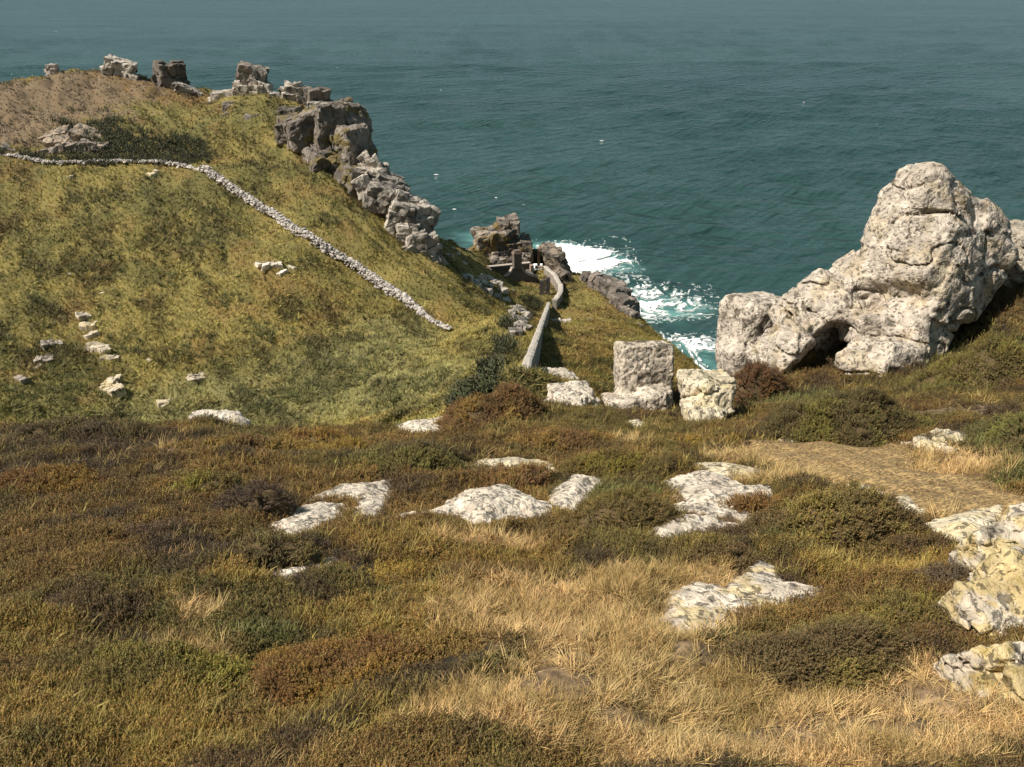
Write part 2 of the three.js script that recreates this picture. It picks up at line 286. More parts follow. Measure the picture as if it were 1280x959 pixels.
function splitFaces(tris, L, rounds) {
  for (let n = 0; n < rounds; n++) {
    const out = [];
    let any = false;
    for (const [a, b, c] of tris) {
      const m = [a.distanceTo(b) > L, b.distanceTo(c) > L, c.distanceTo(a) > L], k = m[0] + m[1] + m[2], mid = (p, q) => p.clone().add(q).multiplyScalar(0.5);
      if (!k) { out.push([a, b, c]); continue; }
      any = true;
      const ab = mid(a, b), bc = mid(b, c), ca = mid(c, a);
      if (k === 3) out.push([a, ab, ca], [ab, b, bc], [ca, bc, c], [ab, bc, ca]);
      else if (k === 1) m[0] ? out.push([a, ab, c], [ab, b, c]) : m[1] ? out.push([a, b, bc], [a, bc, c]) : out.push([a, b, ca], [ca, b, c]);
      else if (!m[0]) out.push([c, ca, bc], [ca, a, b], [ca, b, bc]);
      else if (!m[1]) out.push([a, ab, ca], [ab, b, c], [ab, c, ca]);
      else out.push([b, bc, ab], [bc, c, a], [bc, a, ab]);
    }
    tris = out;
    if (!any) break;
  }
  return tris;
}
// distant crags: each block split along its joints into chamfered angular stones
function torGeometry(blocks, o, cx, cy, cz) {
  const r = rng(Math.round(o.look.seed * 101) + 7), raw = [], tone = [], q = new THREE.Quaternion(), pts = [];
  for (const b of blocks) {
    q.setFromEuler(new THREE.Euler(b[6] || 0, b[7] || 0, b[8] || 0, 'ZYX'));
    const h = [b[3], b[4], b[5]], size = o.size ?? clamp(Math.min(...h) * 0.95, 0.45, 1.5);
    const cells = [], cut = (lo, hi) => {
      const d = lo.map((v, e) => (hi[e] - v) / (e === 1 ? o.tall ?? 1 : 1)), e = d.indexOf(Math.max(...d));
      if (d[e] < size * (1.15 + 0.7 * r())) { cells.push([lo, hi]); return; }
      const at = mix(lo[e], hi[e], 0.3 + 0.4 * r()), h1 = hi.slice(), l2 = lo.slice(); h1[e] = at; l2[e] = at; cut(lo, h1); cut(l2, hi);
    };
    cut(h.map((v) => -v), h.slice());
    for (const [lo, hi] of cells) {
      const c = lo.map((v, e) => (hi[e] - v) / 2), one = cells.length === 1, m = lo.map((v, e) => (hi[e] + v) / 2 + (r() - 0.5) * c[e] * (one ? 0 : 0.3)), g = (one ? 1 : 0.95) + 0.3 * r(), tw = (r() - 0.5) * 0.5, tv = (r() - 0.5) * 0.45, tu = (r() - 0.5) * 0.5;
      pts.length = 0;
      for (let s = 0; s < 8; s++) for (let a = 0; a < 3; a++) {
        const v = [s & 1 ? 1 : -1, s & 2 ? 1 : -1, s & 4 ? 1 : -1], ch = (0.15 + 0.7 * r()) * (0.6 + (b[9] ?? 0.3));
        const p = [0, 1, 2].map((e) => v[e] * c[e] * g * (e === a ? 1 - ch * 0.55 : 1) * (0.78 + 0.3 * r()));
        pts.push(new THREE.Vector3(p[0] + m[0] + tw * p[1] + tu * p[2], p[1] + m[1] + tv * p[0], p[2] + m[2] - tu * p[0] + tv * p[1]).applyQuaternion(q).add(new THREE.Vector3(b[0] - cx, b[1] - cy, b[2] - cz)));
      }
      const t = new ConvexGeometry(pts), P = t.attributes.position, f = r(), tris = [];
      for (let e = 0; e < P.count; e += 3) tris.push([0, 1, 2].map((w) => new THREE.Vector3().fromBufferAttribute(P, e + w)));
      for (const tri of splitFaces(tris, o.grit ?? Math.max(0.26, size * 0.24), 6)) for (const v of tri) {
        const near = o.fineness ?? 1, X = v.x * near + o.look.seed * 3.3, Y = v.y * near, Z = v.z * near, A = o.warp ?? Math.min(0.32, size * 0.27);
        raw.push(v.x + A * fbm(X * 1.1, Y * 1.1, Z * 1.1, 4, 0.65), v.y + A * fbm(X * 1.1 + 40, Y * 1.1, Z * 1.1, 3, 0.65), v.z + A * fbm(X * 1.1, Y * 1.1 + 70, Z * 1.1, 4, 0.65));
        const a = fbm(X * 0.7, Y * 0.4, Z * 0.7 + f * 3, 4), b = fbm(X * 2.2 + 9, Y * 1.6, Z * 2.2, 3);
        const c = lerp3(lerp3(o.look.mid, o.look.pale, smooth(-0.35, 0.3, a + b * 0.4 + (f - 0.5) * 0.5)), o.look.dark, smooth(0.08, 0.3, b * 0.8 - a * 0.4 + ((o.look.spot ?? 0.2) < 0.15 ? 0.08 : 0)));
        if (o.look.lichen) { const q = smooth(0, 0.25, fbm(X * 0.8 + 50, Y * 0.8, Z * 0.8, 4) + (o.look.lichenBias ?? 0)) * (o.look.lichenAmount ?? 0.5); for (let e = 0; e < 3; e++) c[e] = mix(c[e], o.look.lichen[e], q); }
        tone.push(...(o.look.moss && fbm(X * 0.6 + 31, Y * 1.4, Z * 0.6, 4) > 0.2 ? o.look.moss : c));
      }
    }
  }
  return geo(raw, null, tone);
}
function rock(name, label, category, blocks, o, group) {
  if (o.far) {
    const n = blocks.length, cx = blocks.reduce((a, b) => a + b[0], 0) / n, cz = blocks.reduce((a, b) => a + b[2], 0) / n, cy = Math.min(...blocks.map((b) => b[1] - b[4]));
    return single(name, label, category, torGeometry(blocks, o, cx, cy, cz), farRockMaterial, [cx, cy, cz], group);
  }
  const { pos, idx } = rockGeometry(blocks, o);
  let bx = 0, bz = 0, by = 1e9; for (const b of blocks) { bx += b[0] / blocks.length; bz += b[2] / blocks.length; }
  for (let i = 0; i < pos.length; i += 3) by = Math.min(by, pos[i + 1]);
  const p = pos.map((v, i) => v - [bx, by, bz][i % 3]);
  return single(name, label, category, paintRock(p, idx, o.look, o.far ? 0.12 : 1.6, o.far), o.far ? farRockMaterial : rockMaterial, [bx, by, bz], group);
}
const WHITE = { pale: [0.79, 0.71, 0.615], mid: [0.63, 0.545, 0.455], dark: [0.2, 0.17, 0.135], grain: 2.2, seed: 1 };
const CREAM = { ...WHITE, pale: [0.8, 0.71, 0.55], mid: [0.66, 0.57, 0.42], lichen: [0.62, 0.5, 0.2], lichenAmount: 0.35, seed: 2 };
const YELLOW = { ...WHITE, lichen: [0.62, 0.47, 0.16], lichenAmount: 0.8, lichenBias: 0.16, seed: 3, spot: 0.32 };
const GREY = { pale: [0.4, 0.35, 0.3], mid: [0.26, 0.225, 0.19], dark: [0.12, 0.105, 0.09], grain: 0.5, seed: 4, spot: 0.12 };
const PALEGREY = { ...GREY, pale: [0.5, 0.44, 0.375], mid: [0.36, 0.31, 0.26], spot: 0.2, seed: 5 };
const DARK = { pale: [0.17, 0.14, 0.115], mid: [0.11, 0.092, 0.077], dark: [0.055, 0.048, 0.04], grain: 0.5, seed: 6, spot: 0.15 };
const B = (p, hx, hy, hz, rx = 0, ry = 0, rz = 0, r = 0.35) => [p[0], p[1], p[2], hx, hy, hz, rx, ry, rz, r];

// ---------------------------------------------------------------- zones of the near heath, in metres: [x, z, radius x, radius z]
const inside = (poly, x, z) => { let c = false; for (let i = 0, j = poly.length - 1; i < poly.length; j = i++) { const [a, b] = poly[i], [d, e] = poly[j]; if ((b > z) !== (e > z) && x < (d - a) * (z - b) / (e - b) + a) c = !c; } return c; };
function edgeDistance(poly, x, z) {
  let m = 1e9;
  for (let i = 0, j = poly.length - 1; i < poly.length; j = i++) { const [a, b] = poly[j], [c, d] = poly[i], ux = c - a, uz = d - b, t = clamp(((x - a) * ux + (z - b) * uz) / (ux * ux + uz * uz)); m = Math.min(m, Math.hypot(x - a - ux * t, z - b - uz * t)); }
  return inside(poly, x, z) ? m : -m;
}
const ZONES = {
  straw: [[1.57, -2.05, 0.6, 0.22], [1.07, -2.2, 0.5, 0.2], [0, -2.05, 0.4, 0.18], [1.12, -1.9, 0.6, 0.15], [0.32, -1.9, 0.5, 0.15], [0.8, -2.3, 0.4, 0.2], [0.28, -2.75, 0.62, 0.34], [0.73, -3.1, 0.42, 0.3], [0.45, -2.25, 0.6, 0.3], [0.95, -2.05, 0.6, 0.2], [1.39, -2.15, 0.6, 0.2], [-0.18, -3.7, 0.38, 0.1], [-1.32, -2.5, 0.14, 0.1], [0.14, -1.95, 0.35, 0.12], [0, -3.1, 0.3, 0.12], [2.07, -5.85, 0.5, 0.25], [-1.41, -2.85, 0.1, 0.08], [2.83, -5.35, 0.9, 0.5], [2.16, -5.2, 0.5, 0.2], [2.92, -4.2, 0.4, 0.3], [-2.95, -6.1, 0.25, 0.1], [1.16, -6.4, 0.3, 0.12]],
  gold: [[-0.51, -2.65, 0.28, 0.22], [-0.31, -3.05, 0.22, 0.14], [1.76, -3.25, 0.4, 0.16], [-1.35, -3.2, 0.24, 0.12], [-0.77, -2.9, 0.2, 0.14], [0.26, -4.4, 0.6, 0.12], [-0.35, -3.55, 0.5, 0.15], [-1.51, -2.15, 0.5, 0.2], [-1.98, -2.65, 0.4, 0.2], [-1.16, -1.9, 0.4, 0.15], [-0.53, -2.05, 0.4, 0.15], [2.28, -6.3, 0.4, 0.2], [2.7, -5.35, 0.5, 0.3], [-0.54, -3.7, 0.4, 0.2]],
  green: [[1.54, -3.7, 0.16, 0.1], [6.6, -10.1, 0.9, 1], [3.85, -5.5, 0.25, 0.5], [-1.07, -2.7, 0.16, 0.08], [3.68, -4.9, 0.4, 0.5], [0.67, -4.8, 0.4, 0.2], [3.67, -9.3, 0.7, 0.6], [5.51, -9.05, 0.8, 0.5]],
  dark: [[-3.84, -6.65, 1.3, 0.5], [-3.66, -5.5, 0.8, 0.4], [-1.66, -4.4, 0.3, 0.2], [-0.93, -5.8, 0.6, 0.25], [-1.77, -3.55, 0.3, 0.2]],
  bare: [[0.87, -1.95, 0.3, 0.08], [1.27, -2, 0.3, 0.09], [0.33, -2, 0.16, 0.06], [0.19, -2.35, 0.14, 0.07], [0.15, -2.15, 0.2, 0.12], [0, -2.15, 0.14, 0.07], [1.59, -2.15, 0.3, 0.1], [-1.11, -3.5, 0.25, 0.12], [-2.64, -8.15, 0.7, 0.15], [4.59, -7.4, 0.5, 0.25], [-2.91, -6, 0.25, 0.12], [0.71, -2.45, 0.12, 0.08], [0.68, -7.6, 0.3, 0.12], [-2, -8.55, 0.6, 0.12]],
};
function zone(kind, x, z) {
  let m = 0;
  const wob = 0.35 * f2(x * 2.2, z * 2.2, 3, 21) + 0.25 * f2(x * 7, z * 7, 2, 22);
  for (const [cx, cz, rx, rz] of ZONES[kind]) { const d = Math.hypot((x - cx) / rx, (z - cz) / rz) + wob; m = Math.max(m, 1 - smooth(0.7, 1.25, d)); }
  return m;
}
const PATH = [[2, -6.2], [2.75, -6.8], [3.24, -6.4], [3.41, -6.1], [3.02, -5.25], [3.31, -4.8], [3.19, -4.1], [2.85, -4], [2.5, -4.15], [2.47, -4.7], [2.34, -5.05], [2.1, -5.45]];
function onPath(x, z) { return x > 1 && x < 6 && z > -8 && z < -3 && edgeDistance(PATH, x, z) + 0.12 * f2(x * 9, z * 9, 3, 33) > -0.08; }
const SLABS = [
  { label: 'jagged white rock patch beside the dark heather clump on the left heath', p: [[-1.41, -4], [-1.35, -4.4], [-1.27, -4.5], [-1.13, -4.45], [-1.09, -4.15], [-1.22, -3.9], [-1.28, -3.8]], h: 0.05, look: WHITE },
  { label: 'hooked white rock strip just above the jagged patch beside dark heather', p: [[-1.33, -4.65], [-1.21, -4.95], [-0.94, -5.1], [-0.87, -4.8], [-0.85, -4.15], [-0.93, -4.25], [-1.02, -4.6], [-1.21, -4.7]], h: 0.05, look: WHITE },
  { label: 'long domed white slab at the middle of the heath between brown mounds', p: [[-0.73, -4.15], [-0.61, -4.3], [-0.44, -4.4], [-0.33, -4.75], [-0.09, -4.95], [0.11, -4.65], [0.27, -4.4], [0.15, -4.2], [-0.05, -4.15], [-0.19, -4.05], [-0.32, -4.2], [-0.55, -4.25]], h: 0.11, look: WHITE },
  { label: 'thin flat cream slab strip behind the domed white slab', p: [[-0.34, -5.8], [0, -5.9], [0.26, -5.7], [0.31, -5.35], [0.06, -5.5], [-0.26, -5.65]], h: 0.05, look: CREAM },
  { label: 'white rock wedge between the domed slab and the round olive mound', p: [[0.24, -4.4], [0.34, -4.9], [0.48, -5.25], [0.65, -5.2], [0.53, -4.75], [0.39, -4.35]], h: 0.07, look: WHITE },
  { label: 'broad white slab with brown puddle hollows beside the large bushy heather', p: [[0.85, -4], [0.99, -4.4], [1.15, -4.55], [1.17, -5.1], [1.43, -5.4], [1.61, -5.25], [1.64, -4.95], [1.84, -4.95], [1.67, -4.5], [1.52, -4.3], [1.43, -4.05], [1.15, -4], [0.9, -3.85]], h: 0.09, look: WHITE, pools: [[1.14, -4.2, 0.09, 0.05], [1.34, -4.15, 0.1, 0.045]] },
  { label: 'narrow pale slab edge behind the broad slab with puddle hollows', p: [[1.51, -5.65], [1.73, -5.7], [1.87, -5.4], [1.76, -5.25], [1.54, -5.35]], h: 0.05, look: CREAM },
  { label: 'yellow stained white slab with a hooked arm among the dry grass', p: [[0.71, -2.75], [0.8, -3.05], [0.92, -3.15], [1.04, -3.1], [1.19, -3.25], [1.27, -3.45], [1.34, -3.35], [1.3, -3.15], [1.45, -3.1], [1.32, -3], [1.15, -2.95], [1.01, -2.9], [0.86, -2.75], [0.76, -2.7]], h: 0.05, look: { ...YELLOW, lichenAmount: 0.5, lichenBias: 0.05 } },
  { label: 'cream stepped slab at the near edge of the sandy path', p: [[2.32, -4.9], [2.51, -4.85], [2.5, -4.55], [2.61, -4.55], [2.57, -4.25], [2.36, -4], [2.29, -4.05], [2.36, -4.3], [2.29, -4.55]], h: 0.07, look: CREAM },
  { label: 'tilted pale slab lying against the yellow lichen rock', p: [[2.36, -3.9], [2.64, -4.05], [3.02, -4.2], [2.76, -3.85], [2.54, -3.6], [2.36, -3.55], [2.36, -3.75]], h: 0.1, look: CREAM },
  { label: 'long flat pale ledge on the brink left of the dome heather', p: [[-1.37, -8.5], [-0.99, -8.9], [-0.64, -8.95], [-0.54, -10.2], [-0.39, -10.65], [-0.4, -9.45], [-0.57, -7.9], [-0.77, -7.2], [-1.07, -7.3]], h: 0.12, look: WHITE },
  { label: 'small white stone in the bare dip below the jagged patch', p: [[-1.05, -3.5], [-0.97, -3.5], [-0.95, -3.4], [-1, -3.35]], h: 0.035, look: WHITE },
  { label: 'small grey-white stone under the dark heather clump', p: [[-1.19, -3.3], [-1.13, -3.35], [-1.06, -3.4], [-1.06, -3.3], [-1.13, -3.25]], h: 0.03, look: WHITE },
  { label: 'small pale stone set in heath below the squared block', p: [[1.24, -7.85], [1.45, -8.35], [1.41, -7.6], [1.23, -7.15]], h: 0.06, look: CREAM },
  { label: 'low flaky pale stone at the far edge of the sandy path', p: [[2.54, -6.85], [2.76, -7.1], [2.79, -6.7], [2.55, -6.35], [2.45, -6.45]], h: 0.06, look: WHITE },
  { label: 'small flat stone peeping through grass at the foot of the dome heather', p: [[-0.7, -6.7], [-0.57, -6.9], [-0.44, -6.75], [-0.51, -6.5]], h: 0.03, look: CREAM },
];
const onSlab = (x, z, m = 0) => SLABS.some((s) => { if (x < s.box[0] - 0.2 || x > s.box[1] + 0.2 || z < s.box[2] - 0.2 || z > s.box[3] + 0.2) return false; return edgeDistance(s.p, x, z) + 0.03 * f2(x * 9, z * 9, 2, 33) > m; });
const slabNear = (x, z) => { let m = 0; for (const s of SLABS) if (x > s.box[0] - 0.3 && x < s.box[1] + 0.3 && z > s.box[2] - 0.3 && z < s.box[3] + 0.3) m = Math.max(m, smooth(-0.2, -0.04, edgeDistance(s.p, x, z))); return m; };
for (const s of SLABS) s.box = [Math.min(...s.p.map((q) => q[0])), Math.max(...s.p.map((q) => q[0])), Math.min(...s.p.map((q) => q[1])), Math.max(...s.p.map((q) => q[1]))];

// ---------------------------------------------------------------- near ground: peat and litter under the heather
const R0 = [-10, 12, -18, 2];
const soil = new THREE.MeshStandardMaterial({ vertexColors: true, roughness: 1, map: soilTint, bumpMap: rockBump, bumpScale: 0.02 });
const earthColor = (x, z) => {
  const a = f2(x * 3, z * 3, 4, 41), b = f2(x * 12, z * 12, 2, 42);
  let c = lerp3([0.105, 0.068, 0.03], [0.15, 0.1, 0.04], smooth(-0.3, 0.3, a));
  c = lerp3(c, [0.52, 0.36, 0.2], zone('straw', x, z) * 0.9);
  c = lerp3(c, [0.56, 0.42, 0.28], zone('bare', x, z) * smooth(-0.5, 0.4, b + 0.3));
  return c;
};
{
  const step = 0.05, nx = Math.round((R0[1] - R0[0]) / step) + 1, nz = Math.round((R0[3] - R0[2]) / step) + 1, pos = [], col = [], uv = [], idx = [];
  for (let j = 0; j < nz; j++) for (let i = 0; i < nx; i++) {
    const x = R0[0] + i * step, z = R0[2] + j * step, near = Math.hypot(x, z) < 13;
    pos.push(x, H(x, z), z); uv.push(x, z); col.push(...(near ? earthColor(x, z) : [0.13, 0.09, 0.04]));
    if (i && j) { const a = j * nx + i; idx.push(a - nx - 1, a - 1, a, a - nx - 1, a, a - nx); }
  }
  structure('heath_ground', geo(pos, idx, col, uv), soil);
}
// a sheet or slab following the ground inside an outline
function outlined(poly, height, cell, relief, seed, wobble = 0.03, pools = []) {
  const bx = [Math.min(...poly.map((q) => q[0])) - 0.15, Math.max(...poly.map((q) => q[0])) + 0.15, Math.min(...poly.map((q) => q[1])) - 0.15, Math.max(...poly.map((q) => q[1])) + 0.15];
  const nx = Math.ceil((bx[1] - bx[0]) / cell) + 1, nz = Math.ceil((bx[3] - bx[2]) / cell) + 1, id = new Int32Array(nx * nz).fill(-1), sd = new Float32Array(nx * nz), pos = [], idx = [];
  for (let j = 0; j < nz; j++) for (let i = 0; i < nx; i++) {
    const x = bx[0] + i * cell, z = bx[2] + j * cell, d = edgeDistance(poly, x, z) + wobble * f2(x * 9, z * 9, 3, 33) + wobble * 0.5 * f2(x * 30, z * 30, 2, 34);
    sd[j * nx + i] = d;
    if (d < -0.07) continue;
    let y = base(x, z) + 0.02 + height * (d > 0 ? Math.min(1, 0.35 + 0.65 * smooth(0, 0.16, d)) : 0.35 + d * 12) ;
    if (relief) {
      const st = f2(x * 2.6 + seed, z * 2.6, 2, 35), w = fbm(x * 5 + seed, 0.5, z * 7, 4);
      y += relief * (0.5 * Math.round(st * 3) / 3 + 0.5 * st + 0.6 * w - 0.5 * (1 - smooth(0, 0.1, Math.abs(f2(x * 3.1 + seed, z * 4.4, 2, 36)))));
      y += relief * 0.35 * f2(x * 26, z * 26, 2, 37);
    } else y += rough(x, z);
    for (const [px, pz, rx, rz] of pools) y -= 0.035 * (1 - smooth(0.6, 1.1, Math.hypot((x - px) / rx, (z - pz) / rz)));
    id[j * nx + i] = pos.length / 3; pos.push(x, y, z);
  }
  for (let j = 1; j < nz; j++) for (let i = 1; i < nx; i++) { const a = id[(j - 1) * nx + i - 1], b = id[j * nx + i - 1], c = id[j * nx + i], d = id[(j - 1) * nx + i]; if (a >= 0 && b >= 0 && c >= 0) idx.push(a, b, c); if (a >= 0 && c >= 0 && d >= 0) idx.push(a, c, d); }
  return { pos, idx };
}
SLABS.forEach((s, n) => {
  const { pos, idx } = outlined(s.p, s.h * 0.55, 0.016, Math.min(0.03, s.h * 0.38), n * 13.7, 0.04, s.pools);
  const cx = (s.box[0] + s.box[1]) / 2, cz = (s.box[2] + s.box[3]) / 2, cy = base(cx, cz), p = pos.map((v, i) => v - [cx, cy, cz][i % 3]);
  const g = paintRock(p, idx, { ...s.look, seed: n + 10, grain: 7, spot: 0.34 }, 1.6, true);
  if (s.pools) { const c = g.attributes.color, q = g.attributes.position; for (let i = 0; i < q.count; i++) for (const [px, pz, rx, rz] of s.pools) { const d = Math.hypot((q.getX(i) + cx - px) / rx, (q.getZ(i) + cz - pz) / rz) + 0.25 * f2(q.getX(i) * 14, q.getZ(i) * 14, 2, 3); if (d < 0.9) c.setXYZ(i, 0.17, 0.11, 0.05); } }
  single('flat_rock', s.label, 'rock', g, rockMaterial, [cx, cy, cz], 'pale rock slabs in the heath');
});
{
  const { pos, idx } = outlined(PATH, 0.012, 0.03, 0, 5, 0.12), col = [], uv = [];
  for (let i = 0; i < pos.length; i += 3) { const a = f2(pos[i] * 2, pos[i + 2] * 2.4, 4, 51), b = f2(pos[i] * 14, pos[i + 2] * 14, 3, 52); col.push(...lerp3(lerp3([0.66, 0.47, 0.23], [0.78, 0.57, 0.28], smooth(-0.3, 0.3, a)), [0.56, 0.39, 0.19], smooth(0.1, 0.4, b + a * 0.5))); uv.push(pos[i] * 4, pos[i + 2] * 4); }
  structure('sandy_path', geo(pos, idx, col, uv), new THREE.MeshStandardMaterial({ vertexColors: true, roughness: 1, map: soilTint }));
}

// ---------------------------------------------------------------- the coast: the opposite hillside, the neck, the seaward slope
const hillTurf = new THREE.MeshStandardMaterial({ vertexColors: true, roughness: 1 });
const SCREE = [[-63.76, -109.75, 15, 12], [-63.2, -117.75, 16, 9], [-69.61, -109.25, 18, 14], [-60.88, -101.25, 5, 3]];
const HEATHTOP = [[-60.46, -121.75, 14, 6], [-54.19, -119.75, 14, 6], [-45.34, -119.25, 8, 5]];
const PALE = [[-14.4, -60.5, 9, 6], [-21.38, -57, 12, 5], [-11.04, -65, 6, 5], [-8.52, -55.75, 6, 4]];
const GORSE = [[-52.19, -105.75, 5, 1.6], [-48.23, -102, 7, 2.6], [-43.39, -100.25, 8, 2.6], [-38.92, -98, 5, 1.8], [-45.99, -98.25, 6, 1.6], [-45.64, -103, 3, 1.2], [-51.52, -97, 8, 0.8], [-18.63, -96, 3, 2.5], [0.07, -64, 1, 2], [-0.63, -58.75, 0.9, 2.2], [-1.49, -53.25, 1, 2], [-1.55, -35.5, 1.4, 1.4], [2.23, -97.5, 1.3, 2.5], [1.38, -88.5, 1.2, 2]];
const BRACKEN = [[-14.4, -60.5, 5, 3], [-11.29, -62, 3, 2], [-21.86, -66.75, 2.4, 1.6], [-33.08, -75.25, 2.4, 1.5], [-36.44, -57.25, 3, 1.8], [-26.93, -64.75, 2, 1.5], [-17.82, -58, 4, 2], [-7.18, -54.75, 3, 2], [-36.29, -61, 2.5, 1.5], [-25.76, -71, 2, 1.2], [-33.49, -65.75, 2, 1.4], [-20.22, -76.75, 2, 1.4]];
const near = (list, x, z, wob = 0) => { let m = 0; for (const [cx, cz, rx, rz] of list) m = Math.max(m, 1 - smooth(0.6, 1.15, Math.hypot((x - cx) / rx, (z - cz) / rz) + wob)); return m; };
function hillColor(x, z, y) {
  const a = f2(x * 0.16, z * 0.16, 3, 61), b = f2(x * 0.8, z * 0.8, 3, 62), n = slopeAt(x, z, 1), wob = 0.4 * b;
  let c = lerp3([0.245, 0.195, 0.06], [0.15, 0.13, 0.04], smooth(-0.25, 0.35, a + b * 0.6));
  c = lerp3(c, [0.23, 0.15, 0.05], smooth(0.1, 0.5, f2(x * 0.3, z * 0.3, 3, 63) + (x > 2 ? 0.35 : 0)) * 0.7);
  c = lerp3(c, [0.21, 0.19, 0.08], near(PALE, x, z, wob) * 0.7);
  c = lerp3(c, [0.2, 0.115, 0.04], near(HEATHTOP, x, z, wob) * 0.8);
  c = lerp3(c, [0.2, 0.14, 0.08], near(SCREE, x, z, wob * 1.5));
  c = lerp3(c, lerp3([0.26, 0.22, 0.18], [0.34, 0.3, 0.25], smooth(-0.3, 0.3, b)), smooth(0.62, 0.5, n.y + 0.08 * b));
  return c;
}
{
  // fine cells on the slopes in view, joined to coarse ones round about
  const xs = [], zs = [];
  for (let x = -165; x <= 125; x += x < -85 || x > 45 ? 1.6 : 0.45) xs.push(x);
  for (let z = -262; z <= 45; z += z < -138 || z > -20 ? 1.6 : 0.4) zs.push(z);
  const nx = xs.length, pos = [], col = [], idx = [];
  for (let j = 0; j < zs.length; j++) for (let i = 0; i < nx; i++) {
    const x = xs[i], z = zs[j], hole = x > R0[0] + 0.1 && x < R0[1] - 0.1 && z > R0[2] + 0.1 && z < R0[3] - 0.1;
    let y = H(x, z);
    const n = slopeAt(x, z, 1.2);
    if (n.y < 0.7 && y < -20) y += smooth(0.7, 0.5, n.y) * 2.2 * (fbm(x * 0.22, y * 0.1, z * 0.22, 4) - 0.1);
    pos.push(x, hole ? y - 0.6 : y, z); col.push(...hillColor(x, z, y).map((v) => v * 0.8));
    if (i && j) {
      const a = j * nx + i, in1 = (q, w) => q > R0[0] + 1.2 && q < R0[1] - 1.2 && w > R0[2] + 1.2 && w < R0[3] - 1.2;
      if (in1(x, z) && in1(xs[i - 1], zs[j - 1])) continue;
      if (Math.max(y, pos[(a - nx - 1) * 3 + 1]) < SEA - 12) continue;
      idx.push(a - nx - 1, a - 1, a, a - nx - 1, a, a - nx);
    }
  }
  structure('hillside', geo(pos, idx, col), hillTurf);
}

// ---------------------------------------------------------------- the sea
const rs = rng(77), swell = [];
for (let i = 0; i < 26; i++) { const L = 7 * Math.pow(11, i / 25), dir = 1.45 + (rs() - 0.5) * 1.5; swell.push([Math.cos(dir) * 6.2832 / L, Math.sin(dir) * 6.2832 / L, rs() * 6.2832, 0.016 * Math.pow(L, 0.75), L]); }
function wave(x, z, d) { let y = 0; const wx = x + 8 * f2(x * 0.012, z * 0.012, 2, 70), wz = z + 8 * f2(x * 0.012, z * 0.012, 2, 71), g = 0.65 + 0.7 * f2(x * 0.006, z * 0.01, 3, 72); for (const [kx, kz, ph, a, L] of swell) if (L > d * 0.036) { const s = Math.sin(kx * wx + kz * wz + ph); y += a * g * (s + 0.35 * s * Math.abs(s)); } return y; }
const BREAKERS = [
  { p: [[8.13, -288.75], [14.99, -299.73], [23.91, -298.7], [30.83, -292.66], [35.86, -284.93], [38.49, -275.75], [35.27, -267.07], [29.14, -259.66], [20.91, -255.68], [13.24, -259.66], [0, -272.23], [0, -292.66]], k: 1 },
  { p: [[35.49, -246.56], [45.4, -245.1], [52.44, -242.21], [58.47, -235.23], [55.18, -228.58], [50.18, -229.89], [42.41, -226.01], [35.51, -227.29]], k: 0.14 },
  { p: [[40.93, -208.17], [46.11, -207.62], [52.13, -204.88], [55.04, -198.55], [53.29, -186.34], [47.78, -184.05], [43.54, -193.52]], k: 0.3 },
];
const PLUME = [[[35.34, -249.54], [48.16, -246.56], [59.4, -233.87], [56.15, -224.12], [48.34, -219.79], [37.17, -222.25]], [[39.96, -210.41], [49.96, -204.88], [56.1, -198.55], [53.75, -184.05], [45.79, -184.05], [42.34, -198.55]], [[0, -298.7], [18.26, -304.96], [39.93, -283.05], [42.95, -263.73], [31.21, -254.12], [5.23, -255.68]], [[-24.8, -311.45], [0, -317.05], [5.84, -290.69], [-11.35, -281.2]]];
function bubbles(x, z) { if (x < -40 || x > 90 || z < -340 || z > -150) return 0; let m = 0; for (const p of PLUME) m = Math.max(m, smooth(-4, 7, edgeDistance(p, x, z) + 6 * f2(x * 0.09, z * 0.09, 3, 73))); return m; }
